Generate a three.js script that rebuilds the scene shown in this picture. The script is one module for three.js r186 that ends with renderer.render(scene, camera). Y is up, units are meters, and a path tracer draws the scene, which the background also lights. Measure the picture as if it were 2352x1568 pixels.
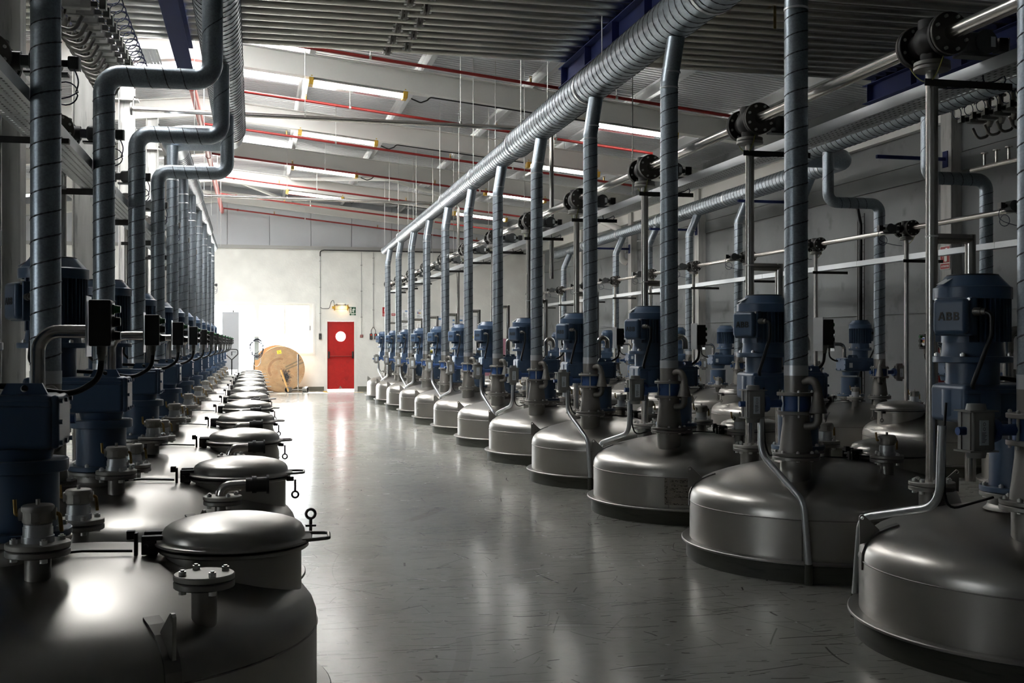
import * as THREE from 'three';
import { RoundedBoxGeometry } from 'three/addons/geometries/RoundedBoxGeometry.js';
import { TextGeometry } from 'three/addons/geometries/TextGeometry.js';
import { FontLoader } from 'three/addons/loaders/FontLoader.js';
import { mergeGeometries } from 'three/addons/utils/BufferGeometryUtils.js';
import { RectAreaLightUniformsLib } from 'three/addons/lights/RectAreaLightUniformsLib.js';

// ---------------------------------------------------------------- camera, sky, sun, exposure
// Plan coordinates used below: X to the right of the lidded row, Y up, Z down the aisle away from the camera (three's z is -Z).
const scene = new THREE.Scene();
const FOCAL = 2560;
const camera = new THREE.PerspectiveCamera(2 * Math.atan(784 / FOCAL) * 180 / Math.PI, 1.5, 0.05, 200);
camera.position.set(0, 1.34, 0);
camera.rotation.set(0, -13.02 * Math.PI / 180, 0);
camera.setViewOffset(2352, 1568, 0, -6, 2352, 1568);
camera.updateProjectionMatrix();

scene.background = new THREE.Color(0.93, 0.97, 1.0);
scene.backgroundIntensity = 6.0;
const sun = new THREE.DirectionalLight(new THREE.Color(1.0, 0.95, 0.89), 28);
sun.position.set(-4.5, 22, -46);
sun.target.position.set(0, 0, -31);
sun.castShadow = true;
sun.shadow.mapSize.set(2048, 2048);
Object.assign(sun.shadow.camera, { left: -20, right: 20, top: 20, bottom: -20, near: 1, far: 80 });
scene.add(sun, sun.target);
RectAreaLightUniformsLib.init();
const TUBE_POWER = 12;

const renderer = new THREE.WebGLRenderer({ antialias: true });
renderer.toneMapping = THREE.LinearToneMapping;
renderer.toneMappingExposure = 3.0;
renderer.shadowMap.enabled = true;

// ---------------------------------------------------------------- helpers
const font = await new FontLoader().loadAsync('fonts/droid/droid_sans_bold.typeface.json');
const { PI, sin, cos, sqrt, abs, min, max, floor, atan2, hypot } = Math;
function rng(seed) { let s = seed >>> 0; return () => { s = (s + 0x6d2b79f5) | 0; let t = Math.imul(s ^ (s >>> 15), 1 | s); t = (t + Math.imul(t ^ (t >>> 7), 61 | t)) ^ t; return ((t ^ (t >>> 14)) >>> 0) / 4294967296; }; }
const V = (X, Y, Z) => new THREE.Vector3(X, Y, -Z);
const used = {};
const numbered = (n) => { const k = used[n] = (used[n] ?? -1) + 1; return k ? n + '_' + String(k).padStart(3, '0') : n; };
const ORD = ['first', 'second', 'third', 'fourth', 'fifth', 'sixth', 'seventh', 'eighth', 'ninth', 'tenth', 'eleventh', 'twelfth', 'thirteenth', 'fourteenth', 'fifteenth', 'sixteenth', 'seventeenth', 'eighteenth', 'nineteenth', 'twentieth'];

function clean(g) {
  if (g.index) g = g.toNonIndexed();
  for (const k of Object.keys(g.attributes)) if (!['position', 'normal', 'uv'].includes(k)) g.deleteAttribute(k);
  if (!g.attributes.uv) g.setAttribute('uv', new THREE.BufferAttribute(new Float32Array(g.attributes.position.count * 2), 2));
  if (!g.attributes.normal) g.computeVertexNormals();
  return g;
}
const M = (...list) => { const l = list.flat().filter(Boolean); return l.length === 1 ? l[0] : mergeGeometries(l.map(clean)); };
const at = (g, x, y, Z, ry = 0) => { if (ry) g.rotateY(ry); return g.translate(x, y, -Z); };
// box with X/Y/Z sizes centred at X,Y,Z
const box = (w, h, d, x = 0, y = 0, Z = 0) => at(new THREE.BoxGeometry(w, h, d), x, y, Z);
const rbox = (w, h, d, r, x = 0, y = 0, Z = 0) => at(new RoundedBoxGeometry(w, h, d, 1, r), x, y, Z);
const span = (x0, x1, y0, y1, Z0, Z1) => box(x1 - x0, y1 - y0, Z1 - Z0, (x0 + x1) / 2, (y0 + y1) / 2, (Z0 + Z1) / 2);
function cyl(r0, r1, h, seg = 24, x = 0, y = 0, Z = 0, axis = 'y', open = false) {      // r0 at the low end, r1 at the high end
  const g = new THREE.CylinderGeometry(r1, r0, h, seg, 1, open);
  if (axis === 'x') g.rotateZ(-PI / 2);
  if (axis === 'z') g.rotateX(PI / 2);
  return at(g, x, y, Z);
}
const lathe = (pts, seg = 48, x = 0, y = 0, Z = 0) => at(new THREE.LatheGeometry(pts.map(([r, h]) => new THREE.Vector2(max(r, 1e-4), h)), seg), x, y, Z);
// closed disc or ring with chamfered rims, axis y, from y0 to y1
function disc(r, y0, y1, seg = 32, ri = 0, x = 0, Z = 0, c = 0.003) {
  const p = ri ? [[ri, y0], [r - c, y0], [r, y0 + c], [r, y1 - c], [r - c, y1], [ri, y1], [ri, y0]] : [[0, y0], [r - c, y0], [r, y0 + c], [r, y1 - c], [r - c, y1], [0, y1]];
  return flatLathe(p, seg, x, Z);
}
function flatLathe(p, seg, x = 0, Z = 0) {           // lathe with hard edges between the profile's straight pieces
  const l = [];
  for (let i = 0; i + 1 < p.length; i++) l.push(clean(new THREE.LatheGeometry([p[i], p[i + 1]].map(([r, h]) => new THREE.Vector2(max(r, 1e-4), h)), seg)));
  return at(mergeGeometries(l), x, 0, Z);
}
const turnX = (g) => g.rotateZ(-PI / 2);             // axis y -> axis x
const turnZ = (g) => g.rotateX(PI / 2);              // axis y -> axis z (towards the camera)
// round bar or pipe along points (three coordinates) with filleted corners; uv in metres
function fillet(points, bend, n = 6) {
  const out = [points[0].clone()];
  for (let i = 1; i + 1 < points.length; i++) {
    const a = points[i - 1], b = points[i], c = points[i + 1];
    const d1 = b.clone().sub(a), d2 = c.clone().sub(b), l1 = d1.length(), l2 = d2.length(); d1.normalize(); d2.normalize();
    const ang = Math.acos(min(1, max(-1, d1.dot(d2))));
    if (ang < 0.02 || !bend) { out.push(b.clone()); continue; }
    const t = min(bend * Math.tan(ang / 2), l1 * 0.49, l2 * 0.49), p = b.clone().addScaledVector(d1, -t), q = b.clone().addScaledVector(d2, t);
    const R = t / Math.tan(ang / 2), nrm = d2.clone().sub(d1.clone().multiplyScalar(d1.dot(d2))).normalize(), o = p.clone().addScaledVector(nrm, R);
    for (let k = 0; k <= n; k++) { const f = ang * k / n; out.push(o.clone().addScaledVector(nrm, -R * cos(f)).addScaledVector(d1, R * sin(f))); }
  }
  out.push(points[points.length - 1].clone());
  return out;
}
function sweep(points, r, { bend = 0, seg = 12, n = 6, caps = true } = {}) {
  const p = fillet(points, bend, n), N = p.length, pos = [], nor = [], uv = [], idx = [];
  const tan = p.map((_, i) => p[min(i + 1, N - 1)].clone().sub(p[max(i - 1, 0)]).normalize());
  let up = abs(tan[0].y) > 0.9 ? new THREE.Vector3(1, 0, 0) : new THREE.Vector3(0, 1, 0), len = 0;
  const q = new THREE.Quaternion();
  let nv = up.sub(tan[0].clone().multiplyScalar(up.dot(tan[0]))).normalize();
  for (let i = 0; i < N; i++) {
    if (i) { q.setFromUnitVectors(tan[i - 1], tan[i]); nv.applyQuaternion(q).normalize(); len += p[i].distanceTo(p[i - 1]); }
    const bv = tan[i].clone().cross(nv), rr = typeof r === 'function' ? r(i / (N - 1)) : r;
    let m = 1;                                       // keep the section round at mitred corners
    if (i && i < N - 1) { const a = p[i].clone().sub(p[i - 1]).normalize().dot(tan[i]); m = 1 / max(a, 0.6); }
    for (let k = 0; k <= seg; k++) {
      const a = 2 * PI * k / seg, d = nv.clone().multiplyScalar(cos(a)).addScaledVector(bv, sin(a));
      pos.push(p[i].x + d.x * rr, p[i].y + d.y * rr, p[i].z + d.z * rr); nor.push(d.x, d.y, d.z); uv.push(k / seg * 2 * PI * rr, len);
    }
  }
  for (let i = 0; i + 1 < N; i++) for (let k = 0; k < seg; k++) { const a = i * (seg + 1) + k, b = a + seg + 1; idx.push(a, a + 1, b, b, a + 1, b + 1); }
  if (caps) for (const [i, s] of [[0, -1], [N - 1, 1]]) {
    const c = pos.length / 3, t = tan[i].clone().multiplyScalar(s);
    pos.push(p[i].x, p[i].y, p[i].z); nor.push(t.x, t.y, t.z); uv.push(0, 0);
    for (let k = 0; k <= seg; k++) { const o = (i * (seg + 1) + k) * 3; pos.push(pos[o], pos[o + 1], pos[o + 2]); nor.push(t.x, t.y, t.z); uv.push(0, 0); }
    for (let k = 0; k < seg; k++) s < 0 ? idx.push(c, c + k + 2, c + k + 1) : idx.push(c, c + k + 1, c + k + 2);
  }
  const g = new THREE.BufferGeometry();
  g.setAttribute('position', new THREE.Float32BufferAttribute(pos, 3)); g.setAttribute('normal', new THREE.Float32BufferAttribute(nor, 3)); g.setAttribute('uv', new THREE.Float32BufferAttribute(uv, 2)); g.setIndex(idx);
  return clean(g);
}
// raised helical lock-seam of a spiral duct between two points
function seam(a, b, r, pitch, { seg = 14, bead = 0.0035, phase = 0 } = {}) {
  const d = b.clone().sub(a), L = d.length(), turns = L / pitch, n = max(4, Math.round(turns * seg)); d.normalize();
  const u = abs(d.y) > 0.9 ? new THREE.Vector3(1, 0, 0) : new THREE.Vector3(0, 1, 0); u.sub(d.clone().multiplyScalar(u.dot(d))).normalize();
  const w = d.clone().cross(u), pos = [], nor = [], idx = [];
  for (let i = 0; i <= n; i++) {
    const f = i / n, an = phase + 2 * PI * turns * f, rad = u.clone().multiplyScalar(cos(an)).addScaledVector(w, sin(an)), c = a.clone().addScaledVector(d, L * f);
    for (const [ro, ao, nr, na] of [[-0.001, -1.3, 0.5, -0.86], [1, -0.5, 0.9, -0.4], [1, 0.5, 0.9, 0.4], [-0.001, 1.3, 0.5, 0.86]]) {
      const p = c.clone().addScaledVector(rad, r + bead * ro * 0.7).addScaledVector(d, ao * bead); pos.push(p.x, p.y, p.z);
      nor.push(rad.x * nr + d.x * na, rad.y * nr + d.y * na, rad.z * nr + d.z * na);
    }
    if (i < n) for (let k = 0; k < 3; k++) { const o = i * 4 + k; idx.push(o, o + 4, o + 1, o + 1, o + 4, o + 5); }
  }
  const g = new THREE.BufferGeometry(); g.setAttribute('position', new THREE.Float32BufferAttribute(pos, 3)); g.setAttribute('normal', new THREE.Float32BufferAttribute(nor, 3)); g.setIndex(idx);
  return clean(g);
}
const hexBolt = (r, h, x, y, Z) => M(cyl(r, r, h, 6, x, y + h / 2, Z), cyl(r * 0.55, r * 0.55, h * 0.5, 6, x, y + h * 1.1, Z));
function shadow(o) { o.traverse((c) => { if (c.isMesh) { c.castShadow = true; c.receiveShadow = true; } }); return o; }
function mesh(name, g, m, parent, label) { const o = new THREE.Mesh(clean(g), m); o.name = name; o.castShadow = o.receiveShadow = true; if (label) o.userData.label = label; parent.add(o); return o; }
const JOINED = new Set(['bolt_circle', 'flange_bolts', 'tie_rods', 'cooling_fins', 'spiral_seam', 'fan_grille', 'elbow_band']);
function part(parent, name, g, m, label) { const o = mesh(name, g, m, parent, label); if (JOINED.has(name)) o.userData.kind = 'stuff'; return o; }
function thing(name, label, category, group, pos) { const o = new THREE.Group(); o.name = numbered(name); o.userData = { label, category }; if (group) o.userData.group = group; if (pos) o.position.copy(pos); scene.add(o); return o; }
function solo(name, g, m, label, category, group) { const o = mesh(numbered(name), g, m, scene); o.userData = { label, category }; if (group) o.userData.group = group; return o; }
function copyOf(proto, label, group, pos, turn = 0) { const o = proto.clone(); o.name = numbered(proto.userData.kindName); o.userData = { label, category: proto.userData.category, group }; o.position.copy(pos); o.rotation.y = turn; scene.add(o); return o; }
function proto(kindName, category) { const o = new THREE.Group(); o.userData = { kindName, category }; return o; }
function structure(name) { const o = new THREE.Group(); o.name = name; o.userData = { kind: 'structure' }; scene.add(o); return o; }

// ---------------------------------------------------------------- procedural textures
function noiseField(n, period, seed, oct = 4) {       // tileable value noise, 0..1
  const out = new Float32Array(n * n); let amp = 1, tot = 0;
  for (let o = 0; o < oct; o++) {
    const p = period << o, r = rng(seed + o * 77), g = Float32Array.from({ length: p * p }, r);
    for (let y = 0; y < n; y++) {
      const fy = y / n * p, y0 = floor(fy), ty = fy - y0, sy = ty * ty * (3 - 2 * ty), ya = (y0 % p) * p, yb = ((y0 + 1) % p) * p;
      for (let x = 0; x < n; x++) {
        const fx = x / n * p, x0 = floor(fx), tx = fx - x0, sx = tx * tx * (3 - 2 * tx), xa = x0 % p, xb = (x0 + 1) % p;
        out[y * n + x] += amp * ((g[ya + xa] * (1 - sx) + g[ya + xb] * sx) * (1 - sy) + (g[yb + xa] * (1 - sx) + g[yb + xb] * sx) * sy);
      }
    }
    tot += amp; amp *= 0.5;
  }
  for (let i = 0; i < out.length; i++) out[i] /= tot;
  return out;
}
function dataTex(n, f, srgb, rx = 1, ry = 1) {
  const d = new Uint8Array(n * n * 4);
  for (let i = 0; i < n * n; i++) { const c = f(i); d[i * 4] = c[0]; d[i * 4 + 1] = c[1]; d[i * 4 + 2] = c[2]; d[i * 4 + 3] = 255; }
  const t = new THREE.DataTexture(d, n, n); t.wrapS = t.wrapT = THREE.RepeatWrapping; t.magFilter = THREE.LinearFilter; t.repeat.set(rx, ry); if (srgb) t.colorSpace = THREE.SRGBColorSpace; t.needsUpdate = true;
  return t;
}
const clamp8 = (v) => max(0, min(255, v));
function canvasTex(w, h, draw, srgb = true) {
  const c = document.createElement('canvas'); c.width = w; c.height = h; draw(c.getContext('2d'), w, h);
  const t = new THREE.CanvasTexture(c); if (srgb) t.colorSpace = THREE.SRGBColorSpace; t.wrapS = t.wrapT = THREE.RepeatWrapping; return t;
}
const again = (t, rx, ry) => { const c = t.clone(); c.repeat.set(rx, ry); c.needsUpdate = true; return c; };
const nA = noiseField(512, 8, 11, 5), nB = noiseField(512, 32, 23, 3), nC = noiseField(512, 4, 37, 3);
// brushed and blotched steel: roughness in g
const steelRough = dataTex(512, (i) => { const x = i % 512, y = (i / 512) | 0, v = clamp8(200 + (nC[i] - 0.5) * 56 + (nA[i] - 0.5) * 36); return [v, v, v]; });
const steelTone = dataTex(512, (i) => { const v = clamp8(222 + (nC[i] - 0.5) * 26 + (nA[i] - 0.5) * 22); return [v, v * 0.985, v * 0.96]; }, true);
const zincTone = dataTex(512, (i) => { const v = clamp8(214 + (nB[i] - 0.5) * 44 + (nA[i] - 0.5) * 16); return [v * 0.98, v, v * 1.02]; }, true);
const zincRough = dataTex(512, (i) => { const v = clamp8(108 + (nB[i] - 0.5) * 34 + (nA[i] - 0.5) * 10); return [v, v, v]; });
const plasterBump = dataTex(512, (i) => { const v = clamp8(128 + (nA[i] - 0.5) * 150 + (nB[i] - 0.5) * 110); return [v, v, v]; });
const plasterTone = dataTex(512, (i) => { const v = clamp8(236 + (nC[i] - 0.5) * 26 + (nA[i] - 0.5) * 14); return [v, v, v * 0.985]; }, true);
const dirtyPaint = dataTex(512, (i) => { const d = max(0, nA[i] - 0.62) * 260; const v = clamp8(225 + (nC[i] - 0.5) * 40 - d); return [v, v, v]; }, true);

const floorMaps = (() => {
  const n = 2048, r = rng(5), col = document.createElement('canvas'), rou = document.createElement('canvas'); col.width = col.height = rou.width = rou.height = n;
  const a = col.getContext('2d'), b = rou.getContext('2d');
  const im = a.createImageData(n, n), ir = b.createImageData(n, n);
  for (let y = 0; y < n; y++) for (let x = 0; x < n; x++) {
    const i = (y * n + x) * 4, s = nC[((y >> 2) * 512 + (x >> 2))], q = nA[((y >> 1) % 512) * 512 + ((x >> 1) % 512)], w = nB[(y % 512) * 512 + (x % 512)];
    const v = 186 + (s - 0.5) * 22 + (q - 0.5) * 10 + (w - 0.5) * 8;
    im.data[i] = clamp8(v * 1.0); im.data[i + 1] = clamp8(v * 1.0); im.data[i + 2] = clamp8(v * 0.955); im.data[i + 3] = 255;
    const g = clamp8(44 + (s - 0.5) * 26 + (q - 0.5) * 16 + (w - 0.5) * 10); ir.data[i] = ir.data[i + 1] = ir.data[i + 2] = g; ir.data[i + 3] = 255;
  }
  a.putImageData(im, 0, 0); b.putImageData(ir, 0, 0);
  const line = (c, x, y, dx, dy, w, style, bow) => { for (const ox of [0, n, -n]) for (const oy of [0, n, -n]) { const X = x + ox, Y = y + oy; if (X < -400 || X > n + 400 || Y < -400 || Y > n + 400) continue; c.strokeStyle = style; c.lineWidth = w; c.beginPath(); c.moveTo(X, Y); c.quadraticCurveTo(X + dx / 2 + bow, Y + dy / 2 + bow, X + dx, Y + dy); c.stroke(); } };
  for (let k = 0; k < 4600; k++) {                    // scuffs, mostly across the aisle
    const x = r() * n, y = r() * n, al = r() < 0.72 ? (r() - 0.5) * 0.5 : r() * PI, L = 6 + r() * r() * 120, dk = r();
    line(a, x, y, cos(al) * L, sin(al) * L, 0.8 + r() * r() * 4, dk < 0.95 ? `rgba(58,54,50,${0.2 + r() * 0.5})` : `rgba(200,200,192,${0.08 + r() * 0.12})`, (r() - 0.5) * L * 0.25);
    line(b, x, y, cos(al) * L, sin(al) * L, 1.5 + r() * 4, `rgba(110,110,110,${0.1 + r() * 0.2})`, 0);
  }
  for (let k = 0; k < 16; k++) { const x = r() * n, y = r() * n, al = r() * PI, L = 200 + r() * 260; line(a, x, y, cos(al) * L, sin(al) * L, 1 + r() * 1.5, `rgba(80,76,70,${0.25 + r() * 0.25})`, (r() - 0.5) * 150); }
  for (let k = 0; k < 9; k++) { const x = r() * n, y = r() * n, al = 0.6 + r() * 0.9, L = 220 + r() * 200; line(a, x, y, cos(al) * L, sin(al) * L, 14 + r() * 16, `rgba(112,96,86,${0.05 + r() * 0.08})`, (r() - 0.5) * 90); }
  for (let k = 0; k < 260; k++) { const x = r() * n, y = r() * n; a.fillStyle = `rgba(72,68,62,${0.2 + r() * 0.4})`; a.beginPath(); a.ellipse(x, y, 1 + r() * 7, 1 + r() * 2.5, (r() - 0.5), 0, 7); a.fill(); }
  const mk = (c, s) => { const t = new THREE.CanvasTexture(c); t.wrapS = t.wrapT = THREE.RepeatWrapping; t.repeat.set(1 / 6.4, 1 / 6.4); if (s) t.colorSpace = THREE.SRGBColorSpace; return t; };
  return [mk(col, true), mk(rou, false)];
})();

// ---------------------------------------------------------------- materials
const lin = (r, g, b) => new THREE.Color().setRGB(r, g, b);
const std = (c, rough, metal = 0, extra = {}) => new THREE.MeshPhysicalMaterial({ color: c, roughness: rough, metalness: metal, ...extra });
const tankSteel = std(lin(0.40, 0.385, 0.36), 0.44, 1, { roughnessMap: again(steelRough, 3, 1) });
const tankSteelB = std(lin(0.40, 0.385, 0.36), 0.33, 1);
const pipeSteel = std(lin(0.60, 0.575, 0.54), 0.26, 1);
const dullSteel = std(lin(0.28, 0.27, 0.255), 0.44, 1);
const rackSteel = std(lin(0.5, 0.49, 0.46), 0.27, 1);
const castGrey = std(lin(0.21, 0.2, 0.185), 0.52, 0.7);
const castAlu = std(lin(0.38, 0.365, 0.335), 0.55, 0.6);
const darkFlange = std(lin(0.10, 0.095, 0.088), 0.5, 0.8);
const boltSteel = std(lin(0.62, 0.62, 0.6), 0.35, 1);
const zinc = std(lin(0.50, 0.54, 0.575), 0.95, 1, { map: again(zincTone, 4.2, 4.2), roughnessMap: again(zincRough, 4.2, 4.2) });
const zincPlain = std(lin(0.58, 0.60, 0.62), 0.38, 1);
const seamZinc = std(lin(0.085, 0.09, 0.095), 0.6, 0.6);
const blue = std(lin(0.045, 0.083, 0.15), 0.42, 0, { clearcoat: 0.25, clearcoatRoughness: 0.35 });
const blueValve = std(lin(0.035, 0.085, 0.24), 0.45);
const blueSteel = std(lin(0.018, 0.03, 0.14), 0.75);
const grey = std(lin(0.22, 0.22, 0.21), 0.5);
const darkGrey = std(lin(0.075, 0.08, 0.082), 0.5);
const black = std(lin(0.018, 0.018, 0.018), 0.5);
const rubber = std(lin(0.012, 0.012, 0.013), 0.38);
const castBlack = std(lin(0.03, 0.029, 0.028), 0.55, 0.3);
const brass = std(lin(0.34, 0.23, 0.085), 0.42, 1);
const yellow = std(lin(0.58, 0.36, 0.04), 0.5);
const red = std(lin(0.25, 0.014, 0.012), 0.45);
const signRed = std(lin(0.5, 0.02, 0.02), 0.5);
const whitePaint = std(lin(0.72, 0.71, 0.68), 0.55);
const beamPaint = std(lin(0.74, 0.735, 0.70), 0.5);
const columnPaint = std(lin(0.62, 0.615, 0.59), 0.5, 0, { map: again(dirtyPaint, 1, 3) });
const plaster = std(lin(0.84, 0.84, 0.83), 0.8, 0, { map: again(plasterTone, 0.5, 0.5), bumpMap: again(plasterBump, 0.8, 0.8), bumpScale: 0.006 });
const concretePaint = std(lin(0.245, 0.258, 0.265), 0.62, 0, { map: again(dirtyPaint, 0.35, 0.35), bumpMap: again(plasterBump, 0.6, 0.6), bumpScale: 0.003 });
const jointGrey = std(lin(0.2, 0.2, 0.195), 0.8);
const claddingPaint = std(lin(0.50, 0.52, 0.55), 0.45);
const deckMetal = std(lin(0.5, 0.51, 0.53), 0.36);
const purlinZinc = std(lin(0.62, 0.63, 0.64), 0.36, 0.9);
const floorPaint = std(lin(0.62, 0.62, 0.62), 1, 0, { map: floorMaps[0], roughnessMap: floorMaps[1], bumpMap: again(plasterBump, 1.3, 1.3), bumpScale: 0.0008, specularIntensity: 0.6 });
const kerbPaint = std(lin(0.075, 0.078, 0.062), 0.55, 0, { map: again(dirtyPaint, 6, 1) });
const baseGreen = std(lin(0.12, 0.125, 0.10), 0.55);
const glass = std(lin(0.97, 0.98, 0.98), 0, 0, { transmission: 1, thickness: 0, ior: 1.45 });
const translucent = std(lin(0.92, 0.93, 0.93), 1, 0, { transmission: 0.78, thickness: 0 });
const tubeGlow = new THREE.MeshStandardMaterial({ color: lin(0.9, 0.9, 0.9), emissive: lin(1, 0.985, 0.94), emissiveIntensity: 9 });
const acrylic = std(lin(0.9, 0.9, 0.9), 0.05, 0, { transmission: 1, thickness: 0 });
const paper = std(lin(0.78, 0.78, 0.77), 0.7);
const label = std(lin(0.68, 0.70, 0.72), 0.4);

// ---------------------------------------------------------------- room
const XL = -9, XR = 8.5, ZN = -3, ZE = 32.4, RIDGE = -0.9, SLOPE = 0.1, BEAM_Z = [8.2, 12.25, 16.25, 20.25, 24.2, 28.15];
const beamBottom = (X) => 5.33 - SLOPE * abs(X - RIDGE);
const DECK = 0.47;                                    // roof sheet above the underside of the beams
const uvMetres = (g, f) => { const p = g.attributes.position, u = g.attributes.uv; for (let i = 0; i < p.count; i++) { const [a, b] = f(p.getX(i), p.getY(i), p.getZ(i)); u.setXY(i, a, b); } return g; };
const alongX = (x, y, z) => [x, y + z], alongZ = (x, y, z) => [z, y + x], flatUV = (x, y, z) => [x, z];

const floorS = structure('floor');
part(floorS, 'floor_slab', uvMetres(span(XL - 0.3, XR + 0.3, -0.25, 0, ZN - 0.3, ZE + 0.25), flatUV), floorPaint);
{ // yellow tape at the fire door
  part(floorS, 'floor_tape', span(1.9, 2.0, 0.001, 0.003, 31.2, 32.2), yellow);
  part(floorS, 'floor_tape', span(1.9, 2.95, 0.001, 0.003, 31.1, 31.2), yellow);
}
const yard = structure('yard_ground');
part(yard, 'paving', uvMetres(M(span(-40, 40, -0.3, -0.02, ZE + 0.25, 90), span(-40, XL - 0.3, -0.3, -0.02, -20, ZE + 0.25)), flatUV), std(lin(0.6, 0.6, 0.57), 0.9));

const wallEnd = structure('wall_end');
const OPEN_L = -2.05, OPEN_R = 1.64, SILL_X = 0.06, SILL_Y = 1.1, HEAD = 2.5, D0 = 2.02, D1 = 2.84, DH = 2.02, TOPW = 4.05;
const ZB = ZE + 0.25;
part(wallEnd, 'plaster_wall', uvMetres(M(
  span(XL - 0.3, OPEN_L, 0, TOPW, ZE, ZB), span(OPEN_L, OPEN_R, HEAD, TOPW, ZE, ZB), span(SILL_X, OPEN_R, 0, SILL_Y, ZE, ZB),
  span(OPEN_R, D0, 0, TOPW, ZE, ZB), span(D0, D1, DH, TOPW, ZE, ZB), span(D1, XR + 0.3, 0, TOPW, ZE, ZB)), alongX), plaster, 'white rough plaster');
part(wallEnd, 'ledge', span(XL, XR, TOPW, TOPW + 0.09, ZE - 0.07, ZE), std(lin(0.36, 0.36, 0.35), 0.6), 'grey ledge above the plaster');
{
  for (let k = 0, w = 1.16, x = -8.86; x < XR; x += w, k++) {      // grey sheet panels of the gable
    const x0 = max(XL, x + 0.006), x1 = min(XR, x + w - 0.006), top = (X) => beamBottom(X) + DECK + 0.02;
    const mid = RIDGE > x0 && RIDGE < x1 ? [[RIDGE, top(RIDGE)]] : [];
    const s = new THREE.Shape([[x0, TOPW + 0.09], [x1, TOPW + 0.09], [x1, top(x1)], ...mid, [x0, top(x0)]].map(([a, b]) => new THREE.Vector2(a, b)));
    const g = [at(new THREE.ExtrudeGeometry(s, { depth: 0.2, bevelEnabled: false }), 0, 0, ZE + 0.2)];
    for (let q = x0 + 0.045; q < x1 - 0.01; q += 0.048) { const t = min(top(q - 0.009), top(q + 0.009)) - 0.01; g.push(span(q - 0.008, q + 0.008, TOPW + 0.09, t, ZE - 0.0035, ZE)); }
    part(wallEnd, 'cladding_panel', M(g), claddingPaint);
  }
  part(wallEnd, 'backing', span(XL - 0.3, XR + 0.3, TOPW, 6.1, ZE + 0.2, ZB), claddingPaint);
}
const skirt = structure('baseboard_end');
part(skirt, 'painted_base', M(span(SILL_X + 0.1, D0 - 0.07, 0, 0.12, ZE - 0.012, ZE), span(D1 + 0.07, XR, 0, 0.12, ZE - 0.012, ZE), span(XL, OPEN_L - 0.06, 0, 0.12, ZE - 0.012, ZE)), baseGreen);

const wallRight = structure('wall_right');
{
  const zs = [ZN, 0.2, 4.2, ...BEAM_Z, ZE];
  for (let k = 0; k + 1 < zs.length; k++) {
    const a = zs[k] + 0.008, b = zs[k + 1] - 0.008;
    for (const [y0, y1, pr] of [[0, 1.73, 0], [1.745, 3.465, 0], [3.48, 3.70, 0.012], [3.715, 4.9, 0]]) part(wallRight, 'concrete_panel', uvMetres(span(XR - pr, XR + 0.2, y0, y1, a, b), alongZ), concretePaint);
  }
  part(wallRight, 'joint_backing', span(XR + 0.02, XR + 0.3, 0, 5, ZN - 0.3, ZE + 0.25), jointGrey);
  for (const z of BEAM_Z) part(wallRight, 'pilaster', M(rbox(0.16, 4.45, 0.22, 0.008, XR - 0.07, 2.225, z)), columnPaint, 'pale painted steel column');
  part(wallRight, 'eaves_beam', M(span(XR - 0.1, XR + 0.02, 4.12, 4.36, ZN, ZE), span(XR - 0.16, XR + 0.02, 4.34, 4.36, ZN, ZE)), beamPaint);
}
const wallLeft = structure('wall_left');
const LW = { z0: 1.4, z1: 3.4, y0: 1.5, y1: 2.7 };
part(wallLeft, 'concrete_wall', uvMetres(M(span(XL - 0.3, XL, 0, LW.y0, ZN - 0.3, ZB), span(XL - 0.3, XL, LW.y1, 5, ZN - 0.3, ZB), span(XL - 0.3, XL, LW.y0, LW.y1, ZN - 0.3, LW.z0), span(XL - 0.3, XL, LW.y0, LW.y1, LW.z1, ZB)), alongZ), concretePaint);
{ // side window beside the camera: its light shows on the nearest ducts and drives
  const w = structure('window_2'), X = XL - 0.15, n = 4, st = (LW.z1 - LW.z0 - 0.06) / n;
  part(w, 'frame', M(span(X - 0.04, X + 0.04, LW.y0, LW.y0 + 0.06, LW.z0, LW.z1), span(X - 0.04, X + 0.04, LW.y1 - 0.06, LW.y1, LW.z0, LW.z1), ...[0, 1, 2, 3, 4].map((q) => span(X - 0.04, X + 0.04, LW.y0 + 0.06, LW.y1 - 0.06, LW.z0 + st * q, LW.z0 + st * q + 0.06))), whitePaint);
  for (let q = 0; q < n; q++) part(w, 'pane', span(X - 0.003, X + 0.003, LW.y0 + 0.06, LW.y1 - 0.06, LW.z0 + st * q + 0.06, LW.z0 + st * (q + 1)), glass);
}
const wallNear = structure('wall_near');
part(wallNear, 'concrete_wall', uvMetres(span(XL - 0.3, XR + 0.3, 0, 6.1, ZN - 0.3, ZN), alongX), concretePaint);

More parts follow.
